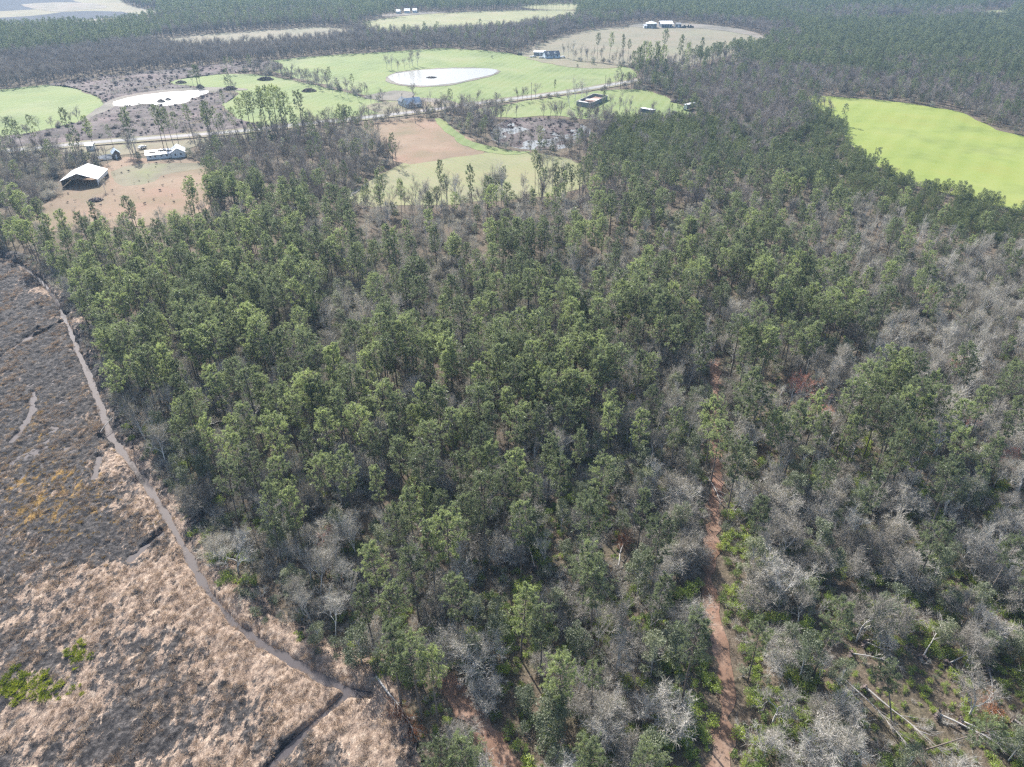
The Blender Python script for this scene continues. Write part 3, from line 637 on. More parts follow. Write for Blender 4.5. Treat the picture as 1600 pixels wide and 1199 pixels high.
# ------------------------------------------------------------------ where each kind grows: zones in ground coordinates
#   name: (pine, bare tall, bushy bare, evergreen, young pine), keep
SCRUB = ([(1240, 146), (1320, 200), (1345, 250), (1470, 300), (1700, 352), (1800, 440), (1700, 440), (1500, 385), (1350, 335), (1250, 280), (1200, 240), (1260, 205)], (.02, .05, .18, .30, .50), 1.0)
Zs = [
 ([(370, 70), (1010, 60), (1020, 205), (660, 215), (370, 212)], (.03, .52, .42, .03, 0), 1.0),
 ([(-300, 175), (370, 175), (430, 215), (330, 260), (-300, 262)], (.02, .36, .55, .07, 0), 1.0),
 ([(-300, 110), (0, 98), (200, 75), (330, 60), (560, 68), (560, 88), (395, 98), (280, 108), (100, 130), (0, 142), (-300, 180)], (0, 1, 0, 0, 0), 1.0),
 ([(-300, 60), (0, 40), (150, 36), (330, 45), (200, 75), (0, 98), (-300, 110)], (.62, .3, 0, .08, 0), 1.0),
 ([(500, 42), (600, 46), (760, 38), (900, 30), (940, 44), (870, 60), (800, 88), (690, 78), (560, 84)], (.06, .92, 0, .02, 0), 1.0),
 ([(940, 42), (1100, 36), (1230, 45), (1260, 75), (1205, 66), (1160, 46), (1000, 38)], (.08, .92, 0, 0, 0), 1.0),
 ([(250, 22), (560, 22), (560, 46), (230, 62)], (.35, .65, 0, 0, 0), 1.0),
 ([(1300, 18), (1540, 22), (1560, 36), (1380, 44), (1270, 40)], (.15, .85, 0, 0, 0), 1.0),
 ([(980, 110), (1060, 105), (1260, 118), (1600, 150), (1600, 215), (1540, 195), (1480, 170), (1250, 146), (1320, 200), (1250, 235), (1100, 215), (1085, 170), (1030, 142)], (.12, .66, .08, .06, .08), .95),
 ([(850, 185), (960, 190), (1085, 186), (1250, 230), (1330, 270), (1180, 262), (1000, 262), (935, 245), (900, 210)], (.04, .10, 0, .02, .84), 1.0),
 SCRUB,
 ([(690, 185), (760, 178), (850, 180), (960, 190), (930, 250), (860, 240), (780, 234), (720, 205)], (.02, .75, .18, .05, 0), .8),
 ([(-300, 250), (60, 245), (170, 245), (110, 300), (50, 345), (-300, 400)], (.02, .35, .55, .08, 0), 1.0),
 ([(420, 205), (600, 195), (620, 255), (540, 305), (430, 320), (340, 300), (330, 255), (420, 225)], (.10, .62, .22, .06, 0), .8),
 ([(545, 318), (700, 325), (900, 315), (960, 296), (985, 350), (880, 385), (700, 402), (545, 385)], (.16, .48, .30, .06, 0), .66),
 
 ([(1200, 330), (1420, 340), (1700, 420), (1600, 480), (1380, 470), (1230, 400)], (.26, .44, .20, .10, 0), .85),
 ([(20, 360), (330, 345), (345, 385), (200, 398), (60, 400)], (.15, .35, .45, .05, 0), .4),
 ([(640, 395), (760, 395), (800, 470), (700, 500), (640, 460)], (.35, .35, .2, .1, 0), .6),
 ([(1280, 395), (1330, 340), (1420, 385), (1600, 395), (1800, 430), (1800, 900), (1600, 860), (1500, 760), (1330, 560), (1270, 470)], (.10, .38, .38, .14, 0), .85),
 SCRUB,
]
ZW = [P(z_[0]) for z_ in Zs]
cell = 3.95
gx, gy = np.meshgrid(np.arange(-1100, 1100, cell), np.arange(50, 1420, cell))
gx = gx.ravel() + rng.uniform(-.46, .46, gx.size) * cell; gy = gy.ravel() + rng.uniform(-.46, .46, gy.size) * cell
dep = gy * math.cos(PITCH) + 54.5
ok = np.abs(gx) < dep * .72 + 22 + dep * .03
gx, gy, dep = gx[ok], gy[ok], dep[ok]
blocked = np.zeros(gx.shape, bool)
for c_ in CLEAR: blocked |= inside(gx, gy, c_)
blocked |= inside(gx, gy, BOG)
blocked |= dist_line(gx, gy, DITCH[::3]) < 4.0
blocked |= dist_line(gx, gy, ROAD) < 8.5
blocked |= dist_line(gx, gy, PATH1[::3]) < np.where(gy < 125, 3.7, 2.4)
blocked |= dist_line(gx, gy, PATH2[::3]) < 3.0
for (bx_, by_, br_) in [(130, 282, 16), (262, 243, 16), (178, 247, 8), (141, 236, 6), (642, 168, 13), (858, 92, 18), (930, 166, 20), (1010, 180, 10), (1074, 172, 9), (1044, 42, 50), (630, 22, 30), (225, 238, 6)]:
    q_ = G(bx_, by_); blocked |= np.hypot(gx - q_[0], gy - q_[1]) < br_
# default mix: pine wood with grey and evergreen understorey; hardwood pockets from noise
n1 = fbm(gx / 22, gy / 22, 31, 3); n2 = fbm(gx / 60, gy / 60, 41, 3)
px_, py_ = project(gx, gy)
W = np.empty((len(gx), 5)); keepp = np.full(len(gx), .86)
near = gy < 118
pk = np.clip(.60 + (n1 - .5) * 2.3, .06, .95)
W[:, 0] = pk; W[:, 1] = (1 - pk) * .45; W[:, 2] = (1 - pk) * .2; W[:, 3] = (1 - pk) * .35; W[:, 4] = 0
far = gy > 420
pk2 = np.clip(.88 + (n2 - .5) * 2.2, .1, 1); W[far, 0] = pk2[far]; W[far, 1] = 1 - pk2[far]; W[far, 2] = 0; W[far, 3] = 0
for (pl, mix_, kp), zw in zip(Zs, ZW):
    i_ = inside(gx, gy, zw); W[i_] = np.array(mix_) * (0.55 + 0.9 * np.stack([n1[i_], 1 - n1[i_], 1 - n1[i_], n2[i_], n2[i_]], -1)); keepp[i_] = kp
# foreground: the pines there are set one by one; only hardwoods and evergreens from the scatter
xr = px_ > 1150
W[near, 0] = 0; W[near, 1] = .22; W[near, 2] = .44; W[near, 3] = .34; keepp[near] = np.where(xr[near], .60, .42)
mid_l = near & (px_ < 560); W[mid_l] = (0, .35, .35, .3, 0)
W /= W.sum(1, keepdims=True)
keepm = (~blocked) & (rng.random(len(gx)) < keepp) & (gy > 50)
cum = W.cumsum(1); sp = (rng.random(len(gx))[:, None] > cum).sum(1).clip(0, 4)
ROOM = [(G(1240, 625, 4)[:2], 8), (G(1400, 1120)[:2], 6.5), (G(1480, 1160)[:2], 6), (G(1330, 1040)[:2], 5), (G(1380, 1090)[:2], 5), (G(1545, 1090)[:2], 5), (G(1430, 1060)[:2], 6), (G(970, 862)[:2], 4.5), (G(690, 1130)[:2], 5), (G(600, 1110)[:2], 5)]
for c_, r_ in ROOM: keepm &= ~(np.hypot(gx - c_[0], gy - c_[1]) < r_)
T = np.stack([gx, gy, sp, rng.random(len(gx)), rng.random(len(gx)), n2], -1)[keepm]
print('trees', len(T), [int((T[:, 2] == k).sum()) for k in range(5)])

# pines set by hand: crown centre in the photograph, size, lean (x pixels per crown)
FP = [(585, 868, .85), (570, 932, .8), (612, 945, .75), (645, 880, .95), (642, 790, 1.0), (620, 812, .8), (697, 825, 1.2), (672, 842, .95), (712, 928, .95), (755, 770, 1.1), (785, 762, 1.05),
      (815, 815, 1.0), (810, 725, 1.05), (815, 937, .95), (847, 980, .9), (880, 1050, .95), (930, 1058, .55), (915, 878, 1.05), (925, 808, 1.1), (937, 738, 1.0), (877, 737, .85), (957, 652, .95), (884, 645, .9),
      (1005, 790, .85), (1032, 838, 1.15), (1032, 918, .75), (1119, 645, 1.0), (1125, 682, .95), (1157, 706, .95), (1185, 798, .7), (430, 668, 1.1), (507, 665, 1.0), (480, 694, .9), (540, 722, 1.1), (617, 665, .9),
      (620, 708, .95), (665, 682, 1.0), (707, 664, 1.0), (665, 728, 1.1), (717, 732, .85), (750, 692, 1.05), (742, 728, .8), (772, 714, .9), (417, 782, .9), (455, 782, .85), (435, 742, 1.0), (357, 702, .95), (350, 746, .95),
      (612, 1005, 1.15), (647, 1020, 1.1), (675, 1040, .8), (715, 1185, 1.0), (690, 1192, .9), (930, 912, .95), (1085, 1010, 1.15), (935, 1188, .95), (1012, 1197, .8), (1190, 992, .6),
      (1305, 962, .95), (1250, 652, 1.15), (1435, 612, 1.0), (1470, 624, 1.0), (1397, 652, 1.05), (1497, 650, 1.0), (1422, 682, 1.05), (1452, 684, 1.05), (1402, 702, .95), (1507, 697, 1.0), (1547, 704, .95),
      (1365, 762, .95), (1487, 752, 1.0), (1467, 835, .85), (1345, 655, .7), (1170, 600, 1.3), (1188, 625, 1.1), (860, 700, .9), (905, 690, .8), (835, 770, .8), (730, 800, .85), (590, 750, .8),
      (500, 735, .9), (395, 720, .9), (320, 672, .9), (1590, 640, .9), (1580, 860, .7), (1000, 660, .85), (1060, 660, .8), (1290, 740, .7), (385, 655, 1.0), (460, 640, 1.0), (560, 660, 1.0), (580, 690, .9), (845, 655, .9), (760, 655, 1.0), (805, 668, 1.0), (690, 790, .8), (660, 780, .7)]
pines = []   # x, y, scale, variant, rot, tiltx, tilty, hand
for (cx, cy_, s_) in FP:
    z_ = 20 * s_ ** .5 * .92 * .80
    p_ = G(cx, cy_, z_); pines.append([p_[0], p_[1], s_ ** .5 * .92, s_, rng.integers(0, 7), rng.random() * 6.283, rng.normal(0, .02), rng.normal(0, .02)])
for (cx, cy_, s_, tx) in [(1435, 1038, .85, .30), (1487, 1075, .9, .38)]:
    p_ = G(cx - 40, cy_ + 95, 0); pines.append([p_[0], p_[1], .72, 1.1, 4, rng.random() * 6.283, -.12, tx])
Tp = T[T[:, 2] == 0]
hp = np.array([[p[0], p[1]] for p in pines])
Tp = Tp[(Tp[:, 1] > 118)]
dd = np.min(np.hypot(Tp[:, None, 0] - hp[None, :, 0], Tp[:, None, 1] - hp[None, :, 1]), 1); Tp = Tp[dd > 3.2]
Tp = Tp[np.hypot(Tp[:, 0] - G(1240, 640)[0], (Tp[:, 1] - G(1240, 640)[1]) * .6) > 7]

# ------------------------------------------------------------------ instanced masses ("stuff")
def mass(name, label, cat, meshes, X_, Y_, Z_, RZ, SC, VAR, TX=None):
    n = len(X_); me = bpy.data.meshes.new(name); me.vertices.add(n)
    me.vertices.foreach_set('co', np.stack([X_, Y_, Z_], -1).astype(np.float32).ravel())
    for k_, v_ in (('rz', RZ), ('sc', SC), ('vr', VAR), ('tx', TX if TX is not None else rng.normal(0, .035, n))):
        at = me.attributes.new(k_, 'FLOAT', 'POINT'); at.data.foreach_set('value', np.asarray(v_, np.float32))
    o = link(name, me); tag(o, label, cat, kind='stuff')
    ng = bpy.data.node_groups.new(name, 'GeometryNodeTree')
    ng.interface.new_socket('Geometry', in_out='INPUT', socket_type='NodeSocketGeometry'); ng.interface.new_socket('Geometry', in_out='OUTPUT', socket_type='NodeSocketGeometry')
    N = ng.nodes; Lk = ng.links; gi = N.new('NodeGroupInput'); go = N.new('NodeGroupOutput'); jn = N.new('GeometryNodeJoinGeometry')
    def at(nm):
        a_ = N.new('GeometryNodeInputNamedAttribute'); a_.data_type = 'FLOAT'; a_.inputs['Name'].default_value = nm; return a_.outputs['Attribute']
    cx_ = N.new('ShaderNodeCombineXYZ'); Lk.new(at('tx'), cx_.inputs[0]); Lk.new(at('rz'), cx_.inputs[2])
    for v_, m_ in enumerate(meshes):
        pat = bpy.data.objects.new(name + '_pattern', m_)
        oi = N.new('GeometryNodeObjectInfo'); oi.inputs['Object'].default_value = pat; oi.inputs['As Instance'].default_value = True
        cmp_ = N.new('FunctionNodeCompare'); cmp_.data_type = 'FLOAT'; cmp_.operation = 'EQUAL'; Lk.new(at('vr'), cmp_.inputs[0]); cmp_.inputs[1].default_value = v_; cmp_.inputs['Epsilon'].default_value = .1
        ip = N.new('GeometryNodeInstanceOnPoints'); Lk.new(gi.outputs[0], ip.inputs['Points']); Lk.new(cmp_.outputs[0], ip.inputs['Selection'])
        Lk.new(oi.outputs['Geometry'], ip.inputs['Instance']); Lk.new(cx_.outputs[0], ip.inputs['Rotation']); Lk.new(at('sc'), ip.inputs['Scale'])
        Lk.new(ip.outputs[0], jn.inputs[0])
    Lk.new(jn.outputs[0], go.inputs[0])
    md = o.modifiers.new('scatter', 'NODES'); md.node_group = ng
    return o
def mass_of(name, label, cat, meshes, A, smul=1.0, spread=.35):
    if not len(A): return
    n = len(A)
    return mass(name, label, cat, meshes, A[:, 0], A[:, 1], np.full(n, -.3), A[:, 3] * 6.283, smul * (1 - spread / 2 + spread * A[:, 4]), rng.integers(0, len(meshes), n))

# individual trees
def tree(name, label, cat, group, src, x, y, s_, rz, tx=0.0, ty=0.0, z=-.3, wide=None):
    r = thing(name, label, cat, (x, y, z), rz, group, (tx, ty), s_)
    if wide: r.scale = (wide, wide, s_)
    t_ = link('trunk', src[0], r); c_ = link('crown', src[1], r)
    return r
ORD = ['first', 'second', 'third', 'fourth', 'fifth', 'sixth', 'seventh', 'eighth', 'ninth', 'tenth', '11th', '12th', '13th', '14th', '15th', '16th', '17th', '18th', '19th', '20th']
def ordn(i): return ORD[i] if i < 20 else '%d%s' % (i + 1, {1: 'st', 2: 'nd', 3: 'rd'}.get((i + 1) % 10, 'th'))
def row_labels(pts, head, where, per=20):
    """pts: list of (x, y, look); rows counted from the front of the picture, then left to right"""
    order = sorted(range(len(pts)), key=lambda i: pts[i][1]); lab = [None] * len(pts)
    for r_, k_ in enumerate(range(0, len(order), per)):
        row = sorted(order[k_:k_ + per], key=lambda i: pts[i][0] / (pts[i][1] + 65))
        for j, i in enumerate(row):
            s_ = pts[i][2]
            side = '%s from the left' % ordn(j) if j < per / 2 else '%s from the right' % ordn(len(row) - 1 - j)
            lab[i] = '%s %s, %s in %s row %s' % (s_, head, side, ordn(r_), where)
    return lab
NP = 300 - 46
Tp = Tp[np.argsort(Tp[:, 1] + np.abs(Tp[:, 0]) * .25)]
nadd = NP - len(pines)
for p in Tp[:nadd]:
    ws = .85 + .3 * p[4]
    pines.append([p[0], p[1], .70 + .30 * p[4], ws, int(p[3] * 997) % 7, p[3] * 6.283, rng.normal(0, .03), rng.normal(0, .03)])
look = [('broad-crowned' if p[3] > 1.03 else 'slender' if p[3] < .9 else 'round-topped') for p in pines]
for p, lb in zip(pines, row_labels([(p[0], p[1], l_) for p, l_ in zip(pines, look)], 'green pine', 'of the wood')):
    tree('pine_tree', lb, 'pine tree', 'pines of the near wood', PINES[p[4]], p[0], p[1], p[2], p[5], p[6], p[7], wide=p[2] * (.66 + .26 * p[3]))
rest = Tp[nadd:]
nr = rest[rest[:, 1] < 300]; fr_ = rest[rest[:, 1] >= 300]
mass_of('pine_forest', 'dense wood of green pines filling the middle distance and the land beyond the fields', 'pine wood', [q[2] for q in PINES] + [q[2] for q in PINES_F],
        rest, .86, .34)
o_ = bpy.data.objects['pine_forest']; vr = np.where(rest[:, 1] < 300, rng.integers(0, 7, len(rest)), 7 + rng.integers(0, 3, len(rest))).astype(np.float32)
o_.data.attributes['vr'].data.foreach_set('value', vr)
sc_ = np.interp(rest[:, 1], [130, 230, 420, 500], [.82, .66, .64, .62]) * (.68 + .6 * rest[:, 4] ** .8)
o_.data.attributes['sc'].data.foreach_set('value', sc_.astype(np.float32))

# bare hardwoods
Tb = T[T[:, 2] == 1]; Tu = T[T[:, 2] == 2]; Te = T[T[:, 2] == 3]; Ty = T[T[:, 2] == 4]
Tb = Tb[np.argsort(Tb[:, 1])]; Tu = Tu[np.argsort(Tu[:, 1])]; Te = Te[np.argsort(Te[:, 1])]
FB = [(462, 905, 13), (490, 880, 13), (478, 930, 12), (515, 955, 11), (545, 900, 11), (735, 1010, 9), (700, 1000, 9), (870, 925, 8), (963, 1100, 7), (985, 1165, 7), (1008, 1010, 7), (995, 765, 9), (1075, 800, 9), (1070, 850, 8),
      (1375, 850, 9), (1330, 835, 8), (1555, 860, 9), (1540, 880, 8), (1220, 770, 9), (1285, 800, 8), (1185, 930, 7), (1210, 900, 8), (1290, 870, 8), (1500, 930, 8), (1420, 960, 8), (1560, 980, 8), (1240, 1000, 7)]
bi = 0; binfo = []
for cx, cy_, h_ in FB:
    p_ = G(cx, cy_, h_ * .6); binfo.append((p_[0], p_[1], h_, BUSHY[rng.integers(0, 3)] if h_ < 10 else BARES[rng.integers(0, 3)], h_ >= 10))
for p in Tb[:130]: binfo.append((p[0], p[1], 9 + 4 * p[4] if p[1] < 118 else 11 + 4 * p[4], BARES[int(p[3] * 997) % 4], True))
for p in Tu[:120]: binfo.append((p[0], p[1], 5 + 3.5 * p[4], BUSHY[int(p[3] * 997) % 3], False))
HB = {id(s_): h_ for s_, h_ in zip(BARES + BUSHY, (14, 13, 15, 11, 7, 6, 8))}
for p, lb in zip(binfo, row_labels([(p[0], p[1], 'tall leafless' if p[4] else 'spreading leafless') for p in binfo], 'tree', 'of the wood')):
    tree('bare_tree', lb, 'bare tree', 'leafless trees in the near wood', p[3], p[0], p[1], p[2] / HB[id(p[3])], rng.random() * 6.283, rng.normal(0, .05), rng.normal(0, .05))
A = np.vstack([Tb[130:], Tu[120:]]); A = A[np.argsort(A[:, 1])]
vr = np.where(A[:, 2] == 2, 4 + rng.integers(0, 3, len(A)), np.where(A[:, 1] < 280, rng.integers(0, 4, len(A)), 7 + rng.integers(0, 3, len(A))))
mass('bare_woodland', 'grey leafless hardwoods between and behind the pines', 'bare wood', [q[2] for q in BARES + BUSHY + BARES_F], A[:, 0], A[:, 1], np.full(len(A), -.3), A[:, 3] * 6.283, np.interp(A[:, 1], [120, 220, 420, 700], [.88, .75, .66, .72]) * (.75 + .5 * A[:, 4]) * np.where(inside(A[:, 0], A[:, 1], P(SCRUB[0])), .42, 1), vr)
# red-budded maples
for (cx, cy_, h_, lb) in [(1240, 592, 13, 'red-budded maple, largest and reddest of its kind, right of the dirt path'), (1460, 450, 8, 'small reddish budding tree among grey trees at the right'), (1492, 560, 9, 'reddish pink budding tree behind the right-hand pine clump'),
                          (1528, 660, 8, 'bright red budding tree at the right edge, right of the pine clump'), (1300, 640, 10, 'pinkish budding tree right of the big round pine'), (515, 820, 6, 'small red budding shrub-like tree under the left pines'),
                          (1585, 700, 8, 'red budding tree nearest the right edge of the picture')]:
    p_ = G(cx, cy_, h_ * .75); tree('maple_tree', lb, 'maple tree', 'red budding maples', REDS[0], p_[0], p_[1], h_ / 12, rng.random() * 6.283)
# evergreens
einfo = [(p[0], p[1], .62 + .45 * p[4], EVERS[int(p[3] * 997) % 3]) for p in Te[:150]]
for p, lb in zip(einfo, row_labels([(p[0], p[1], 'larger' if p[2] > .9 else 'small' if p[2] < .72 else 'rounded') for p in einfo], 'leafy evergreen', 'of the wood')):
    tree('evergreen_tree', lb, 'evergreen tree', 'leafy evergreens under the pines', p[3], p[0], p[1], p[2], rng.random() * 6.283)
Te2 = Te[150:]
mass('evergreen_woodland', 'grey-green leafy evergreens scattered through the wood', 'evergreen wood', [q[2] for q in EVERS + EVERS_F], Te2[:, 0], Te2[:, 1], np.full(len(Te2), -.3), Te2[:, 3] * 6.283, .6 * (.7 + .6 * Te2[:, 4]) * np.where(inside(Te2[:, 0], Te2[:, 1], P(SCRUB[0])), .55, 1.2),
     np.where(Te2[:, 1] < 260, rng.integers(0, 3, len(Te2)), 3 + rng.integers(0, 2, len(Te2))))
# young pines: two to a cell
Y2 = np.vstack([Ty + [dx, dy, 0, .13 * i, 0, 0] for i, (dx, dy) in enumerate(((0, 0), (2.0, .6), (.8, 2.2), (-1.4, 1.6)))])
mass('young_pine_plantation', 'young green pines planted behind the wood and beside the bright field', 'young pines', YOUNG, Y2[:, 0], Y2[:, 1], np.full(len(Y2), -.2), Y2[:, 3] * 6.283, .7 + .5 * rng.random(len(Y2)), rng.integers(0, 2, len(Y2)))

# undergrowth
def grid_pts(cell_, y0, y1):
    x_, y_ = np.meshgrid(np.arange(-330, 330, cell_), np.arange(y0, y1, cell_)); x_ = x_.ravel() + rng.uniform(-.5, .5, x_.size) * cell_; y_ = y_.ravel() + rng.uniform(-.5, .5, y_.size) * cell_
    k_ = np.abs(x_) < (y_ * math.cos(PITCH) + 54.5) * .75 + 12; return x_[k_], y_[k_]
ux, uy = grid_pts(1.65, 46, 235); b_ = inside(ux, uy, BOG)
for c_ in CLEAR: b_ |= inside(ux, uy, c_)
b_ |= (dist_line(ux, uy, DITCH[::3]) < 2.6) | (dist_line(ux, uy, PATH1[::2]) < 1.1 + 1.3 * fbm(ux / 6, uy / 6, 99, 2)) | (dist_line(ux, uy, PATH2[::2]) < 2.1)
tall_no = np.zeros(len(ux), bool)
for c_, r_ in ROOM[1:]: tall_no |= np.hypot(ux - c_[0], uy - c_[1]) < r_
b_ |= tall_no & (rng.random(len(ux)) < .05)
ux, uy, tall_no = ux[~b_], uy[~b_], tall_no[~b_]; qx, qy = project(ux, uy)
c1 = fbm(ux / 9, uy / 9, 61, 3); c2 = fbm(ux / 16, uy / 16, 71, 3)
front = np.clip((qy - 780) / 200, 0, 1); right = np.clip((qx - 650) / 500, 0, 1)
pg = np.clip((.26 + .56 * front * (.35 + .65 * right)) + (c1 - .5) * 1.6, .02, .9) * (uy < 140)
pg = np.where(uy >= 140, .06, pg)
pt = np.clip(.34 + (c2 - .5) * 1.2, .08, .75)
u = rng.random(len(ux)); kind_ = np.where(u < pg, 0, np.where(u < pg + (1 - pg) * pt, 1, np.where(u < pg + (1 - pg) * (pt + .25), 2, 3)))
sel = kind_ < 3; ux, uy, kind_, tall_no = ux[sel], uy[sel], kind_[sel], tall_no[sel]
vv = np.where(kind_ == 0, rng.integers(0, 3, len(ux)), np.where(kind_ == 1, 5 + rng.integers(0, 3, len(ux)), 3 + rng.integers(0, 2, len(ux))))
mass('undergrowth', 'tangle of green shrubs and grey twigs covering the forest floor', 'undergrowth', SHRUBS + GSHRUBS + TWIGB, ux, uy, gz(ux, uy) - .05, rng.random(len(ux)) * 6.283, rng.uniform(.5, 1.15, len(ux)) * np.where(tall_no, .62, 1), vv)
print('undergrowth', len(ux))
# bog tussocks
tx_, ty_ = grid_pts(.72, 46, 235); i_ = inside(tx_, ty_, BOG) | ((dist_line(tx_, ty_, DITCH[::3]) < 5))
tx_, ty_ = tx_[i_], ty_[i_]; hz = bog_h(tx_, ty_); qx, qy = project(tx_, ty_); dl_ = dist_line(tx_, ty_, DITCH[::3])
ss = np.clip((qy - 780) / 260 + (qx - 150) / 700, -.1, .95) * .40 + .13 + (fbm(tx_ / 14, ty_ / 9, 301, 3) - .5) * 1.1 + .30 * np.exp(-(dl_ / 7) ** 2)
c, s_ = math.cos(BOG_DIR), math.sin(BOG_DIR)
cl_ = fbm((tx_ * c - ty_ * s_) * .5, (tx_ * s_ + ty_ * c) * .16, 81, 4)
oc = .42 * np.exp(-(((qx - 70) / 110) ** 2 + ((qy - 780) / 75) ** 2))
gp = 2.4 * np.exp(-(((qx - 40) / 45) ** 2 + ((qy - 1075) / 16) ** 2)) + 2 * np.exp(-(((qx - 122) / 14) ** 2 + ((qy - 1025) / 14) ** 2))
r1 = rng.random(len(tx_)); vv = np.where(r1 < gp, 3, np.where(rng.random(len(tx_)) < oc, 2, rng.integers(0, 2, len(tx_))))
ke = (hz > -.3) & (~((np.hypot((qx - 92) / 22, (qy - 1042) / 14) < 1) & (vv != 3))) & ((vv >= 2) | (rng.random(len(tx_)) < np.clip(ss - .05 + (cl_ - .5) * 5.5, 0.015, .9) * .85))
tx_, ty_, hz, vv = tx_[ke], ty_[ke], hz[ke], vv[ke]
mass('bog_grass', 'straw-coloured tufts of dead grass with ochre and green patches on the bog', 'dry grass', TUSS, tx_, ty_, hz, rng.random(len(tx_)) * 6.283, rng.uniform(.5, 1.3, len(tx_)), vv, rng.normal(.05, .4, len(tx_)))
print('tussocks', len(tx_))


# ------------------------------------------------------------------ logging debris
PILES = []
_old = M['leaf_bright']
for r_, h_, n_ in ((1.5, 1.3, 260), (2.2, 1.8, 380), (1.0, .8, 160)):
    PILES.append(shrub(r_, h_, n_, .28, 10).mesh('debris_clump', [M['brushwood'], M['bare']]))
def poly_pts(poly, cell_):
    x0, y0 = poly.min(0); x1, y1 = poly.max(0); x_, y_ = np.meshgrid(np.arange(x0, x1, cell_), np.arange(y0, y1, cell_)); x_ = x_.ravel(); y_ = y_.ravel()
    x_ = x_ + rng.uniform(-.5, .5, x_.size) * cell_; y_ = y_ + rng.uniform(-.5, .5, y_.size) * cell_; k_ = inside(x_, y_, poly); return x_[k_], y_[k_]
xs, ys = [], []
for pl, c_ in ((WP['x_cleared'][0], 3.1), (WP['x_cleared'][1], 3.2), (WP['yard'][0], 9)):
    a_, b_ = poly_pts(pl, c_); xs.append(a_); ys.append(b_)
xs = np.concatenate(xs); ys = np.concatenate(ys)
ok_ = np.ones(len(xs), bool)
for _, px in PONDS + SANDS[:3]: ok_ &= ~inside(xs, ys, smooth_line(P(px), 1, True))
ok_ &= dist_line(xs, ys, ROAD) > 8
xs, ys = xs[ok_], ys[ok_]; small = inside(xs, ys, WP['yard'][0])
mass('logging_debris', 'dark brush, stumps and root clumps strewn over the cleared ground', 'brush', PILES + TWIGB[:2], xs, ys, np.full(len(xs), .3), rng.random(len(xs)) * 6.283,
     np.where(small, .35, .2 + .75 * rng.random(len(xs)) ** 2.5), rng.integers(0, 5, len(xs)))
# a few tussocks and debris along the ditch bank inside the wood edge are part of the undergrowth mass

# ------------------------------------------------------------------ fallen trees
def fallen(pa, pb, label, thick=.16, dead=False, spread=.75, nbr=13):
    a_ = G(*pa); b_ = G(*pb); d = b_ - a_; L = float(np.hypot(d[0], d[1])); rz = math.atan2(d[1], d[0])
    tr, cr = Geo(), Geo()
    n = 7; t = np.linspace(0, 1, n); pts = np.stack([t * L, np.cumsum(rng.normal(0, .09, n)), .7 + .5 * np.sin(t * 3.1) + .3 * t], -1)
    tr.tube(pts, thick * 0.95 * (1.1 - t), 0, 6)
    B, D = [], []
    for i in range(nbr):
        f = rng.uniform(.38, .97); p = np.array([np.interp(f, t, pts[:, k]) for k in range(3)])
        dr = unit(np.array([1.0, rng.choice([-1, 1]) * rng.uniform(.3, spread), rng.uniform(0, .45)])); l = L * rng.uniform(.12, .3) * (1.25 - f * .6)
        m_ = p + dr * l * .5; e = m_ + unit(dr + rng.normal(0, .25, 3) * [1, 1, .4]) * l * .5
        cr.tube([p, m_, e], [thick * .4, thick * .25, thick * .08], 0, 4)
        for q_ in range(9): f2 = rng.uniform(.3, 1); B.append(p + (e - p) * f2); D.append(unit(dr + rng.normal(0, .5, 3) * [1, 1, .5]))
    B, D = np.array(B), np.array(D)
    cr.blades(B, D, rng.uniform(.5, 1.6, len(B)), np.full(len(B), .045), 1, rng.random(len(B)))
    if dead:
        B2 = np.repeat(B, 16, 0) + rng.normal(0, .5, (len(B) * 16, 3)) * [1, 1, .4]; B2[:, 2] = np.abs(B2[:, 2]); cr.blades(B2, unit(rng.normal(size=B2.shape)), rng.uniform(.25, .5, len(B2)), np.full(len(B2), .05), 2, rng.random(len(B2)))
    rt = Geo(); c_ = rng.normal(0, .35, (60, 3)) * [.35, 1, 1] + [-.1, 0, .55]; rt.leaves(c_, .3, 0, rng.random(60))
    r = thing('fallen_tree', label, 'fallen tree', (a_[0], a_[1], -.1), rz, 'fallen trees on the forest floor')
    link('trunk', tr.mesh('log', [M['deadwood']]), r); link('branches', cr.mesh('log_branches', [M['deadwood'], M['twig'], M['deadneedle']]), r)
    link('root_plate', rt.mesh('root_plate', [M['brushwood']]), r)
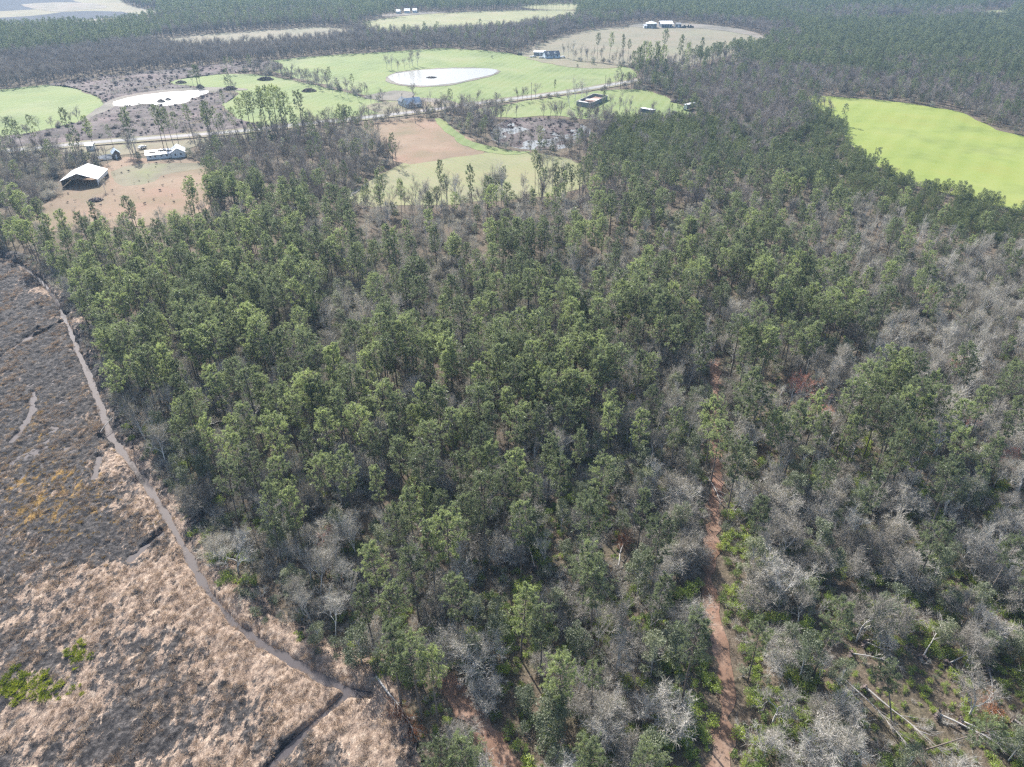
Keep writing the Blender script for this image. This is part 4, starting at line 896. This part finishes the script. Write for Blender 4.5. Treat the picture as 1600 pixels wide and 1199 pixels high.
for pa, pb, lb, th, dead in [
  ((1312, 1062), (1415, 1172), 'long pale fallen tree, leftmost of the group at the lower right', .15, False),
  ((1350, 1077), (1490, 1199), 'long pale fallen tree in the middle of the lower right group', .16, False),
  ((1465, 1120), (1610, 1200), 'forked pale fallen tree right of the two leaning pines', .15, False),
  ((1352, 1008), (1384, 1030), 'short pale fallen log just right of the round lone pine', .13, False),
  ((1330, 1025), (1405, 1050), 'thin pale fallen tree below the round lone pine', .10, False),
  ((1541, 1050), (1546, 1130), 'fallen tree with rust-brown twigs near the right edge', .13, True),
  ((1500, 1130), (1590, 1178), 'low pale fallen tree behind the forked one', .12, False),
  ((1440, 1030), (1475, 975), 'branching grey fallen tree above the leaning pines', .12, False),
  ((1480, 1040), (1545, 1012), 'bushy grey fallen tree pointing right above the leaning pines', .12, False),
  ((1585, 1128), (1625, 1175), 'reddish fallen log cut off by the right edge', .12, False),
  ((588, 1060), (650, 1150), 'white fallen trunk with fanned branches where the ditches meet', .2, True),
  ((966, 890), (980, 838), 'fallen pine with rust-brown dead needles in the middle of the foreground', .16, True),
  ((992, 784), (948, 800), 'pale bent fallen limb above the rust-brown fallen pine', .12, False),
  ((1104, 748), (1127, 796), 'dark log lying across the dirt path', .14, False),
  ((157, 680), (187, 650), 'pale log leaning across the ditch at the left', .14, False),
  ((137, 506), (150, 488), 'short white log on the far bank of the ditch', .15, False),
  ((835, 890), (820, 850), 'slim white fallen branch between the front pines', .09, False),
  ((1010, 895), (1048, 862), 'thin pale fallen stem right of the rust-brown fallen pine', .09, False),
  ((1600, 705), (1508, 650), 'long pale fallen tree near the right edge by the red trees', .15, False)]:
    fallen(pa, pb, lb, th, dead)

# ------------------------------------------------------------------ single trees along the fields and the road
def far_tree(px, py, h_, src, name, lab, cat, grp, h0, wide=1.0):
    p_ = G(px, py); s_ = h_ / h0; tree(name, lab, cat, grp, src, p_[0], p_[1], s_, rng.random() * 6.283, rng.normal(0, .04), rng.normal(0, .04), z=0, wide=s_ * wide)
ROADP = [(12, 262, 19), (28, 240, 18), (45, 258, 20), (62, 240, 19), (118, 236, 20), (130, 252, 17), (152, 245, 19), (178, 232, 12), (208, 240, 21), (214, 244, 20), (256, 232, 21), (262, 233, 20), (272, 230, 19), (280, 228, 17),
         (305, 226, 19), (330, 224, 20), (336, 226, 21), (345, 225, 19), (352, 222, 14), (372, 222, 18)]
for i, (a_, b_, h_) in enumerate(ROADP):
    far_tree(a_, b_, h_, PINES_F[i % 3] if i % 2 else PINES[(0, 2, 4)[i % 3]], 'pine_tree', 'thin bare-stemmed pine by the left road and ruined house, %s from the left' % ordn(i), 'pine tree', 'tall pines along the left road', 19.5, .78)
for i, (a_, b_, h_) in enumerate([(384, 215, 20), (392, 208, 21), (400, 214, 22), (410, 206, 23), (418, 212, 23), (426, 204, 23), (434, 210, 24), (442, 203, 22), (450, 208, 21), (476, 212, 22), (462, 216, 16), (484, 216, 13), (533, 205, 14), (540, 210, 12)]):
    far_tree(a_, b_, h_, PINES[i % 7], 'pine_tree', 'tall pine in the clump before the road, %s from the left' % ordn(i), 'pine tree', 'pine clump in front of the road', 19.5, .95)
for i, (a_, b_, h_) in enumerate([(990, 128, 20), (997, 132, 24), (1003, 126, 25), (1011, 130, 26), (1018, 128, 26), (1024, 131, 24), (1031, 127, 23), (1036, 133, 17), (952, 92, 20), (933, 92, 19), (974, 96, 20), (980, 98, 17), (1060, 108, 24), (1034, 92, 22), (1094, 97, 18), (1070, 112, 20)]):
    far_tree(a_, b_, h_, PINES[i % 7], 'pine_tree', 'tall pine where the road enters the trees, %s of sixteen' % ordn(i), 'pine tree', 'pines where the road enters the trees', 19.5, .75)
for i, (a_, b_, h_) in enumerate([(866, 150, 11), (942, 180, 15), (1050, 180, 7), (596, 330, 18), (604, 332, 16), (575, 335, 15), (628, 345, 17), (690, 320, 20), (740, 335, 21), (836, 300, 19), (842, 304, 18), (783, 322, 17), (572, 335, 13), (938, 300, 18), (1528, 322, 8)]):
    far_tree(a_, b_, h_, PINES[i % 7], 'pine_tree', 'lone pine standing near a field edge, %s of the fifteen' % ordn(i), 'pine tree', 'lone pines at field edges', 21.5, .62)
BT = [(648, 157, 12, 1.3), (672, 166, 10, .9), (395, 112, 11, 1.2), (428, 114, 12, .9), (441, 118, 9, .9), (468, 128, 10, .8), (480, 135, 11, .8), (493, 136, 13, .9), (500, 140, 11, .8), (520, 148, 10, .8), (532, 150, 11, .8), (545, 155, 9, .9), (560, 158, 10, .9), (580, 163, 8, 1.2), (592, 165, 7, 1.3),
      (604, 108, 12, 1.1), (612, 110, 13, 1.2), (622, 111, 10, 1.2), (632, 108, 9, 1.2), (645, 104, 15, 1.1), (652, 103, 15, 1.1), (640, 106, 11, 1.2),
      (735, 195, 15, 1), (690, 182, 14, .9), (696, 186, 16, .9), (704, 184, 13, .9), (728, 190, 17, .9), (742, 188, 14, .9), (760, 195, 14, 1), (775, 192, 15, .9), (898, 163, 17, 1.1), (906, 160, 15, 1), (918, 165, 12, 1), (890, 168, 12, 1.1), (967, 178, 13, .8), (975, 180, 13, .8), (983, 180, 12, .8), (955, 176, 12, .9),
      (888, 92, 15, .8), (896, 93, 16, .8), (908, 95, 15, .8), (915, 96, 13, .8), (926, 97, 13, .8), (940, 98, 15, .8), (962, 100, 14, .8), (970, 101, 14, .8), (880, 90, 12, .8), (1072, 100, 20, .8), (838, 84, 12, .8), (826, 84, 11, .8), (815, 83, 12, .8), (802, 82, 11, .8), (790, 80, 12, .8),
      (205, 242, 13, 1.2), (215, 246, 14, 1.1), (165, 300, 8, 1), (595, 330, 14, .8), (650, 325, 15, .8), (665, 330, 14, .8), (700, 325, 16, .8), (715, 330, 17, .8), (762, 325, 19, .9), (775, 322, 20, .9), (790, 326, 19, .9), (850, 300, 21, .9), (862, 302, 18, .9), (815, 318, 14, .8), (880, 300, 16, .8), (905, 295, 14, .8), (545, 250, 17, .9), (560, 252, 18, .9), (575, 255, 18, .9), (587, 250, 17, .9), (235, 62, 11, 1.4)]
for i, (a_, b_, h_, w_) in enumerate(sorted(BT)):
    k_ = i % 3
    far_tree(a_, b_, h_ * 1.05, BARES[k_], 'bare_tree', 'leafless tree standing at a field or road edge, %s from the left' % ordn(i), 'bare tree', 'leafless trees at the field edges', (14, 13, 15)[k_], w_)
SHR = [(926, 101, 5.5, 'round dark evergreen bush on the bare far yard'), (902, 105, 3.2, 'small dark bush left of the round one on the far yard'), (769, 91, 3.0, 'small dark bush alone in the far part of the pond field'), (217, 252, 6, 'dark evergreen bush against the ruined white house'),
       (296, 246, 6, 'dark bush at the right end of the ruined white house'), (1048, 184, 4, 'small dark conifer bush on the grass by the trailers'), (83, 238, 5, 'round dark bush beside the road at the far left')]
for a_, b_, h_, lb in SHR:
    p_ = G(a_, b_); tree('evergreen_bush', lb, 'bush', 'single bushes in the yards', EVERS[0], p_[0], p_[1], h_ / 9, rng.random() * 6.28, z=-.25 * h_, wide=h_ / 7)
# brush piles and islets
for a_, b_, r_, h_, lb in [(415, 125, 6, 2.2, 'flat brown brush pile at the corner of the green field'), (483, 143, 5, 2, 'brown brush pile beside the row of leafless trees'), (674, 122, 4, .45, 'low dark islet in the large pond'), (252, 160, 2.8, 1.8, 'dark brush islet in the smaller pond'),
                          (263, 157, 2, 1.4, 'smaller clump right of the brush islet in the pond'), (313, 138, 3, 2.6, 'dark stump pile on the bank of the smaller pond'), (360, 140, 5, 2.2, 'dark brush at the tip of the pond bank'), (283, 130, 4, 1.6, 'green-grey heap left in the green field corner'),
                          (1054, 178, 3, 1.4, 'grey heap in front of the far white trailer'), (1060, 160, 5, 1.6, 'dark brush heap at the edge of the trees by the white trailer'), (345, 305, 4, 1.6, 'brush heap at the right side of the barnyard'), (150, 314, 3, 1.0, 'brown heap on the barnyard in front of the barn')]:
    p_ = G(a_, b_); g_ = Geo(); n_ = 420; th = rng.random(n_) * 6.283; rr = np.sqrt(rng.random(n_)) * r_
    c_ = np.stack([rr * np.cos(th), rr * np.sin(th) * .8, h_ * (1 - (rr / r_) ** 2) * rng.uniform(.4, 1, n_)], -1); g_.leaves(c_, r_ * .13, 0, rng.random(n_), 1.2)
    g_.blades(c_[:120], unit(rng.normal(size=(120, 3)) + [0, 0, .4]), rng.uniform(.6, 1.8, 120), np.full(120, .09), 1, rng.random(120))
    o = link('brush_pile', g_.mesh('brush_pile', [M['brushwood'], M['bare']]), loc=(p_[0], p_[1], .25)); tag(o, lb, 'brush pile')

# ------------------------------------------------------------------ buildings
class Box:
    def __init__(s): s.v = []; s.f = []
    def poly(s, pts): n = len(s.v); s.v += [tuple(p) for p in pts]; s.f.append(tuple(range(n, n + len(pts)))); return s
    def box(s, x0, x1, y0, y1, z0, z1):
        n = len(s.v); s.v += [(x, y, z) for z in (z0, z1) for y in (y0, y1) for x in (x0, x1)]
        s.f += [tuple(n + i for i in q) for q in ((0, 2, 3, 1), (4, 5, 7, 6), (0, 1, 5, 4), (2, 6, 7, 3), (0, 4, 6, 2), (1, 3, 7, 5))]; return s
    def slab(s, q, t):
        """quad q (4 points) given a thickness t downwards"""
        n = len(s.v); s.v += [tuple(p) for p in q] + [(p[0], p[1], p[2] - t) for p in q]
        s.f += [(n, n + 1, n + 2, n + 3), (n + 7, n + 6, n + 5, n + 4)] + [(n + i, n + 4 + i, n + 4 + (i + 1) % 4, n + (i + 1) % 4) for i in range(4)]; return s
    def cyl(s, x, y, z0, z1, r0, r1=None, n=16):
        r1 = r0 if r1 is None else r1; k = len(s.v); s.v += [(x + r * math.cos(6.2832 * i / n), y + r * math.sin(6.2832 * i / n), z) for z, r in ((z0, r0), (z1, r1)) for i in range(n)]
        s.f += [(k + i, k + (i + 1) % n, k + n + (i + 1) % n, k + n + i) for i in range(n)] + [tuple(range(k + n, k + 2 * n)), tuple(range(k + n - 1, k - 1, -1))]; return s
    def wheel(s, x, y, z, r, w_, n=16):
        k = len(s.v); s.v += [(x + r * math.cos(6.2832 * i / n), y + d, z + r * math.sin(6.2832 * i / n)) for d in (0, w_) for i in range(n)]
        s.f += [(k + i, k + (i + 1) % n, k + n + (i + 1) % n, k + n + i) for i in range(n)] + [tuple(range(k + n, k + 2 * n)), tuple(range(k + n - 1, k - 1, -1))]; return s
    def put(s, name, mat, parent, label=None):
        o = link(name, mesh_from(name, s.v, s.f, [M[mat]]), parent)
        if label: o['label'] = label
        return o
def frame(pa, pb, name, label, cat, group=None, z=0.0):
    """Empty at the middle of the front base line pa-pb (pixels); +y runs away from the camera"""
    a_ = G(*pa); b_ = G(*pb); m_ = (a_ + b_) / 2; d = b_ - a_
    return thing(name, label, cat, (m_[0], m_[1], z), math.atan2(d[1], d[0]), group), float(np.hypot(d[0], d[1]))
def gable(r, w_, dep_, ev, rd, wall, roof, along='x', ox=0.0, oy=0.0, over=.4, th=.15, names=('wall', 'roof')):
    x0, x1, y0, y1 = ox - w_ / 2, ox + w_ / 2, oy, oy + dep_
    b = Box(); b.poly([(x0, y0, 0), (x1, y0, 0), (x1, y0, ev), (x0, y0, ev)]).poly([(x1, y1, 0), (x0, y1, 0), (x0, y1, ev), (x1, y1, ev)]).poly([(x0, y1, 0), (x0, y0, 0), (x0, y0, ev), (x0, y1, ev)]).poly([(x1, y0, 0), (x1, y1, 0), (x1, y1, ev), (x1, y0, ev)])
    c = Box(); ym, xm = (y0 + y1) / 2, (x0 + x1) / 2
    if along == 'x':
        b.poly([(x0, y1, ev), (x0, y0, ev), (x0, ym, rd - .05)]).poly([(x1, y0, ev), (x1, y1, ev), (x1, ym, rd - .05)])
        k = (rd - ev) / (dep_ / 2) * over
        c.slab([(x0 - over, y0 - over, ev - k + th), (x1 + over, y0 - over, ev - k + th), (x1 + over, ym, rd + th), (x0 - over, ym, rd + th)], th)
        c.slab([(x1 + over, y1 + over, ev - k + th), (x0 - over, y1 + over, ev - k + th), (x0 - over, ym + .003, rd + th), (x1 + over, ym + .003, rd + th)], th)
    else:
        b.poly([(x0, y0, ev), (x1, y0, ev), (xm, y0, rd - .05)]).poly([(x1, y1, ev), (x0, y1, ev), (xm, y1, rd - .05)])
        k = (rd - ev) / (w_ / 2) * over
        c.slab([(x0 - over, y1 + over, ev - k + th), (x0 - over, y0 - over, ev - k + th), (xm, y0 - over, rd + th), (xm, y1 + over, rd + th)], th)
        c.slab([(x1 + over, y0 - over, ev - k + th), (x1 + over, y1 + over, ev - k + th), (xm + .003, y1 + over, rd + th), (xm + .003, y0 - over, rd + th)], th)
    return b.put(names[0], wall, r), c.put(names[1], roof, r)
def window(r, x, y, z, w_, h_, face='y'):
    b, g_ = Box(), Box(); t = .06
    if face == 'y':
        b.box(x - w_ / 2, x + w_ / 2, y - t, y - .002, z, z + h_); g_.box(x - w_ / 2 + .1, x + w_ / 2 - .1, y - t - .02, y - t - .002, z + .1, z + h_ - .1)
    else:
        b.box(x - t, x - .002, y - w_ / 2, y + w_ / 2, z, z + h_); g_.box(x - t - .02, x - t - .002, y - w_ / 2 + .1, y + w_ / 2 - .1, z + .1, z + h_ - .1)
    o = b.put('window', 'white', r); g_.put('pane', 'glass', o); return o

# barn with white metal roof, open front gable
r, w_ = frame((98, 293), (155, 290), 'barn', 'open-fronted barn with a bright white metal roof on the reddish brown yard', 'barn')
D_ = 15.5; ev, rd = 3.0, 5.9; x0, x1 = -w_ / 2, w_ / 2; sh = Box()
sh.slab([(x0 - .3, D_ + .4, ev - .1), (x0 - .3, -.5, ev - .1), (0, -.5, rd), (0, D_ + .4, rd)], .18); sh.slab([(x1 + .3, -.5, ev - .1), (x1 + .3, D_ + .4, ev - .1), (.003, D_ + .4, rd), (.003, -.5, rd)], .18); sh.put('roof', 'tin', r)
Box().box(x0, x1, D_ - .15, D_, 0, ev - .3).put('back_wall', 'wood', r)
Box().box(x1 - .12, x1, .4, D_ - .16, 1.2, ev - .35).put('side_wall', 'tin', r)
Box().box(x0, x0 + .12, .4, D_ - .16, .2, ev - .35).put('side_wall', 'wood', r)
Box().poly([(x0 + 2, .02, ev + .1), (x1 - 4, .02, ev + .2), (x1 - 6, .02, ev + .9), (-.2, .02, rd - .5), (-3, .02, rd - 1.3), (-5, .02, ev + .8)]).put('gable_panel', 'wood', r, 'torn brown boards in the barn gable')
for i in range(6): Box().box(x0 + (w_ - .3) * i / 5, x0 + (w_ - .3) * i / 5 + .3, 0, .3, 0, ev - .3).put('post', 'white' if i == 5 else 'wood', r)
for i in range(5): Box().box(x1 - .3, x1 - .13, 2 + 3 * i, 2.3 + 3 * i, 0, ev - .4).put('post', 'wood', r)
# ruined white house
r, w_ = frame((230, 251), (291, 245), 'ruined_house', 'long low white house with a patched roof, half ruined, beside dark bushes', 'house')
gable(r, w_ * .62, 6.5, 2.4, 3.8, 'white', 'tin', 'x', ox=-w_ * .19, oy=.6)
gable(r, w_ * .36, 8.5, 2.6, 4.6, 'white', 'tin', 'y', ox=w_ * .31, oy=-.4, names=('wing_wall', 'wing_roof'))
for x_ in (w_ * .24, w_ * .38): window(r, x_, -.4, 1.0, 1.0, 1.2)
for x_ in (-w_ * .4, -w_ * .28, -w_ * .12, w_ * .02): window(r, x_, .6, 1.0, 1.0, 1.1)
for x_, yy_, l_ in ((-w_ * .42, 1.2, 3), (-w_ * .2, 2.0, 4.2), (w_ * .02, 1.4, 2.2)):
    Box().slab([(x_, yy_, 2.86 + (yy_ - 1.2) * .43), (x_ + l_, yy_, 2.86 + (yy_ - 1.2) * .43), (x_ + l_, yy_ + 1.3, 3.42 + (yy_ - 1.2) * .43), (x_, yy_ + 1.3, 3.42 + (yy_ - 1.2) * .43)], .06).put('roof_patch', 'wood', r)
# collapsed shed
r, w_ = frame((156, 252), (190, 247), 'collapsed_shed', 'dark collapsed shed between the barn and the ruined white house', 'shed')
Box().slab([(-w_ / 2, 0, .9), (w_ * .15, .4, .7), (w_ * .1, 4, 1.9), (-w_ / 2 - .3, 3.6, 1.6)], .15).put('fallen_roof', 'darkroof', r)
Box().slab([(-w_ * .35, -.8, .3), (w_ * .05, -1, .4), (w_ * .08, -.2, .8), (-w_ * .35, 0, .8)], .08).put('roof_sheet', 'greywall', r)
gable(r, w_ * .32, 5, 2.6, 4.2, 'wood', 'blueroof', 'y', ox=w_ * .32, oy=0)
Box().box(w_ * .24, w_ * .32, -.08, -.002, 0, 1.9).put('door', 'white', r)
Box().slab([(-w_ * .1, 5, 3.2), (w_ * .35, 5.1, 4.6), (w_ * .35, 5.4, 4.6), (-w_ * .1, 5.3, 3.2)], .2).put('beam', 'wood', r)
# small white shed by the road
r, w_ = frame((136, 236), (147, 235.4), 'garden_shed', 'small white shed with a dark window beside the left road', 'shed')
gable(r, w_, 3.6, 2.7, 3.5, 'white', 'tin', 'x'); window(r, .3, 0, 1.1, .9, 1.0); Box().box(-w_ * .4, -w_ * .18, -.08, -.002, 0, 2).put('door', 'greywall', r)
# pale blue house
r, w_ = frame((636.5, 170), (659, 167.2), 'blue_house', 'pale blue house with a blue-grey roof and dark porch beside the road', 'house')
gable(r, w_, 7.5, 2.8, 5.4, 'bluewhite', 'blueroof', 'x'); gable(r, 5.5, 7, 2.8, 4.6, 'bluewhite', 'darkroof', 'y', ox=-w_ / 2 + 2.8, oy=7.6, names=('wing_wall', 'wing_roof'))
Box().slab([(-w_ / 2 + 1, -2.4, 2.4), (w_ / 2, -2.4, 2.4), (w_ / 2, -.42, 3.0), (-w_ / 2 + 1, -.42, 3.0)], .12).put('porch_roof', 'darkroof', r)
Box().box(-w_ / 2 + 1, w_ / 2, -2.4, -.05, 0, .35).put('porch_floor', 'wood', r)
for i in range(5): x_ = -w_ / 2 + 1.1 + (w_ - 1.4) * i / 4; Box().box(x_, x_ + .15, -2.35, -2.2, .35, 2.3).put('porch_post', 'white', r)
for x_ in (-w_ * .3, w_ * .25): window(r, x_, 0, 1.2, 1.2, 1.3)
Box().box(-.5, .5, -.06, -.002, .35, 2.4).put('door', 'glass', r)
for y_ in (2.2, 5.4, 9.5, 12.5): window(r, -w_ / 2 if y_ < 7.5 else -w_ / 2 + .05, y_, 1.2, 1.1, 1.3, 'x')
Box().box(w_ * .1, w_ * .1 + .8, 4.2, 4.9, 4.6, 6.3).put('chimney', 'rust', r)
# far white house with dark roof, mobile home, trucks
r, w_ = frame((852, 92), (875, 91), 'far_house', 'small pale house with a dark roof at the far edge of the pond field', 'house')
gable(r, w_, 8, 2.7, 5.4, 'bluewhite', 'darkroof', 'x', over=.2)
for x_ in (-w_ * .25, w_ * .2):
    gable(r, 2.0, 2.4, 3.9, 4.9, 'white', 'darkroof', 'y', ox=x_, oy=.5, over=.15, names=('dormer', 'dormer_roof'))
for x_ in (-w_ * .35, -w_ * .1, w_ * .32): window(r, x_, 0, 1.2, 1.3, 1.4)
Box().box(w_ * .05, w_ * .05 + 1.1, -.06, -.002, 0, 2.2).put('door', 'wood', r)
r, w_ = frame((834, 87), (851, 87.5), 'mobile_home', 'long white-roofed mobile home left of the far house', 'mobile home')
gable(r, w_, 6, 2.8, 3.8, 'greywall', 'tin', 'x'); window(r, -2, 0, 1, 1.4, 1); window(r, 3, 0, 1, 1.4, 1); Box().box(.2, 1.1, -.06, -.002, .1, 2.1).put('door', 'white', r)
def car(px, py, rz, label, group, paint='carpaint', L=4.8, truck=False):
    p_ = G(px, py); r = thing('parked_truck' if truck else 'parked_car', label, 'truck' if truck else 'car', (p_[0], p_[1], .34 if py > 200 else .15), rz, group)
    b = Box(); h = L / 2; prof = [(-h, .45), (h, .45), (h, .85), (h * .55, 1.0), (h * .28, 1.5), (-h * (.0 if truck else .55), 1.55), (-h * (.12 if truck else .85), 1.0), (-h, .98)]
    b.poly([(x, -.9, z) for x, z in prof]).poly([(x, .9, z) for x, z in prof[::-1]])
    for i in range(len(prof)): a_, c_ = prof[i], prof[(i + 1) % len(prof)]; b.poly([(a_[0], -.9, a_[1]), (a_[0], .9, a_[1]), (c_[0], .9, c_[1]), (c_[0], -.9, c_[1])])
    b.put('body', paint, r)
    g_ = Box().slab([(h * .50, -.75, 1.06), (h * .50, .75, 1.06), (h * .32, .75, 1.46), (h * .32, -.75, 1.46)], .02); g_.put('windscreen', 'glass', r)
    for sx in (-.62, .62):
        for sy in (-.95, .75): Box().wheel(sx * h, sy, .34, .34, .2).put('wheel', 'black', r)
    for sy in (-.6, .4): Box().box(h, h + .04, sy, sy + .2, .6, .78).put('headlight', 'white', r)
    return r
car(223, 233, R(70), 'white car parked between the road and the ruined white house', 'parked vehicles')
car(833, 90, R(10), 'white truck parked left of the mobile home', 'parked vehicles', L=6, truck=True); car(846, 91.5, R(170), 'white car parked before the far house', 'parked vehicles'); car(879, 91, R(185), 'silver car parked right of the far house', 'parked vehicles')
car(812, 86, R(20), 'dark car at the tree edge left of the far yard', 'parked vehicles', 'black')
# roofless grey shed
c0, c1, c2 = G(922.4, 169), G(900.5, 165.5), G(949, 156.5)
r = thing('roofless_shed', 'long grey block shed with a fallen rust-brown roof among leafless trees', 'shed', (c0[0], c0[1], 0), 0)
e1 = (c1 - c0)[:2]; e2 = (c2 - c0)[:2]
def pt(u_, v_, z_): return (e1[0] * u_ + e2[0] * v_, e1[1] * u_ + e2[1] * v_, z_)
for (u0, v0, u1, v1) in ((0, 0, 1, 0), (1, .01, 1, 1), (0, .01, 0, 1), (.01, 1.0, .99, 1.0)):
    b = Box(); du, dv = (.02, 0) if u0 == u1 else (0, .012)
    b.slab([pt(u0, v0, 2.7), pt(u1, v1, 2.7), pt(u1 + du, v1 + dv, 2.7), pt(u0 + du, v0 + dv, 2.7)], 2.7); b.put('wall', 'greywall', r)
    b = Box(); b.slab([pt(u0, v0, 2.85), pt(u1, v1, 2.85), pt(u1 + du * 2, v1 + dv * 2, 2.85), pt(u0 + du * 2, v0 + dv * 2, 2.85)], .12); b.put('wall_cap', 'palewood', r)
Box().slab([pt(.04, .03, 1.2), pt(.96, .03, 1.6), pt(.96, .97, 1.3), pt(.04, .97, 1.1)], .1).put('fallen_roof', 'rust', r)
Box().slab([pt(.05, .45, 2.5), pt(.75, .3, 2.6), pt(.8, .42, 2.6), pt(.05, .6, 2.5)], .1).put('roof_panel', 'white', r)
Box().slab([pt(.3, .05, 2.4), pt(.97, .05, 2.55), pt(.97, .14, 2.55), pt(.3, .12, 2.4)], .1).put('roof_panel', 'white', r)
# trailers
def trailer(pa, pb, dep_, label, wall, h=3.3):
    r, w_ = frame(pa, pb, 'box_trailer', label, 'trailer', 'trailers left on the grass')
    Box().box(-w_ / 2, w_ / 2, 0, dep_, .9, h).put('body', wall, r); Box().box(-w_ / 2 - .03, w_ / 2 + .03, -.03, dep_ + .03, h + .002, h + .12).put('roof', 'tin', r)
    for x_ in ((-w_ * .3, w_ * .3) if w_ > 5 else (-w_ * .3, w_ * .12)): Box().wheel(x_, .02, .48, .48, .35).put('wheel', 'black', r)
    Box().box(w_ / 2 + .002, w_ / 2 + .06, .1, dep_ - .1, 1, h - .1).put('rear_door', 'greywall', r); return r
trailer((999.5, 178), (1019.5, 181.5), 3.0, 'long dark-sided trailer with a pale roof on the grass right of the roofless shed', 'darkroof')
r = trailer((1067, 173), (1073, 173.6), 9.5, 'white box trailer at the edge of the bare trees', 'white', 3.6); r.rotation_euler[2] -= R(20)
# far farm
p_ = G(1018.5, 44.5); r = thing('grain_bin', 'wide round grey grain bin with a white roof at the far farm', 'grain bin', (p_[0], p_[1] + 6, 0), 0)
Box().cyl(0, 0, 0, 4.6, 6.2, n=28).put('wall', 'greywall', r); Box().cyl(0, 0, 4.62, 6.6, 6.5, .6, 28).put('roof', 'tin', r); Box().cyl(0, 0, 6.62, 7.1, .5, .4).put('cap', 'white', r); Box().box(-.5, .5, -6.3, -6.2, 0, 2).put('door', 'white', r)
r, w_ = frame((1033, 43.5), (1050, 43.5), 'machine_barn', 'open machine barn with a broad white roof at the far farm', 'barn')
gable(r, w_, 16, 4.0, 6.0, 'darkroof', 'tin', 'x', over=1.2); 
for i in range(5): Box().box(-w_ / 2 + w_ * i / 4.2, -w_ / 2 + w_ * i / 4.2 + .3, -1.0, -.7, 0, 3.5).put('post', 'white', r)
r, w_ = frame((1056, 43.5), (1064, 43.5), 'farm_shed', 'low dark shed right of the machine barn', 'shed'); gable(r, w_, 8, 3.4, 4.6, 'darkroof', 'greywall', 'x'); Box().box(-1, 1, -.06, -.002, 0, 2.6).put('door', 'white', r)
r, w_ = frame((1006, 44.5), (1010.5, 44.5), 'farm_shed', 'small white shed left of the grain bin', 'shed'); gable(r, w_, 4, 2.6, 3.6, 'white', 'tin', 'x'); Box().box(-.5, .5, -.06, -.002, 0, 2).put('door', 'wood', r)
def tractor(px, py, rz, label, mat):
    p_ = G(px, py); r = thing('parked_tractor', label, 'tractor', (p_[0], p_[1], 0), rz, 'farm machines at the far farm')
    Box().box(-.2, 2.6, -.5, .5, .9, 1.9).put('bonnet', mat, r); Box().box(-1.6, -.25, -.8, .8, .9, 1.6).put('chassis', mat, r); Box().box(-1.5, -.3, -.75, .75, 1.62, 3).put('cab', 'glass', r); Box().box(-1.6, -.2, -.85, .85, 3.01, 3.15).put('cab_roof', mat, r)
    for x_, y_, r_ in ((-1, -1.35, .95), (-1, .85, .95), (2, -1, .55), (2, .6, .55)): Box().wheel(x_, y_, r_, r_, .5).put('wheel', 'black', r)
tractor(1068, 44, R(200), 'dark tractor nearest the farm sheds', 'darkroof'); tractor(1074, 43.6, R(170), 'dark green tractor in the middle of the parked machines', 'young'); tractor(1080, 43.8, R(10), 'dark tractor at the right end of the farm machines', 'darkroof')
for a_, b_, w0, lb in [(622, 22, 6, 'tiny white building leftmost by the top green field'), (636, 21, 8, 'tiny white house among trees by the top green field'), (648, 20.5, 6, 'tiny pale shed rightmost by the top green field'), (3, 64, 14, 'white building cut off by the left edge')]:
    r, w_ = frame((a_ - w0 / 2, b_), (a_ + w0 / 2, b_), 'far_building', lb, 'building', 'tiny far buildings'); gable(r, w_, 8, 3, 5, 'white', 'tin', 'x'); window(r, -w_ * .25, 0, 1, 1.2, 1.2); window(r, w_ * .25, 0, 1, 1.2, 1.2)
# utility poles
for i, (a_, b_, lb) in enumerate([(649, 193, 'in front of the pale blue house'), (630, 176, 'left of the pale blue house'), (830, 158, 'beside the large green field'), (945, 145, 'behind the roofless shed'), (969, 139, 'near where the road enters the trees'), (1044, 190, 'on the grass right of the trailers'), (477, 206, 'beside the pine clump at the road'), (735, 178, 'right of the green lane')]):
    p_ = G(a_, b_); r = thing('utility_pole', 'wooden utility pole %s' % lb, 'utility pole', (p_[0], p_[1], 0), R(75), 'utility poles along the road')
    Box().cyl(0, 0, 0, 11.5, .17, .12, 8).put('pole', 'wood', r); Box().box(-1.2, 1.2, -.06, .06, 10.6, 10.8).put('crossarm', 'wood', r)
    for x_ in (-1.05, 0.3, 1.05): Box().cyl(x_, 0, 10.81, 11.0, .06, .05, 6).put('insulator', 'greywall', r)

# ------------------------------------------------------------------ haze: one closed box round camera and land
b = Box().box(-11000, 11000, -400, 9500, -4, 130)
m = NM('air_haze'); v_ = m.n('ShaderNodeVolumePrincipled'); v_.inputs['Color'].default_value = (0.45, 0.70, 1.0, 1); v_.inputs['Density'].default_value = 0.00012; v_.inputs['Anisotropy'].default_value = 0.15
m.l(v_.outputs[0], m.out.inputs['Volume'])
hz_ = link('haze', mesh_from('haze', b.v, b.f, [m.m])); tag(hz_, kind='stuff')
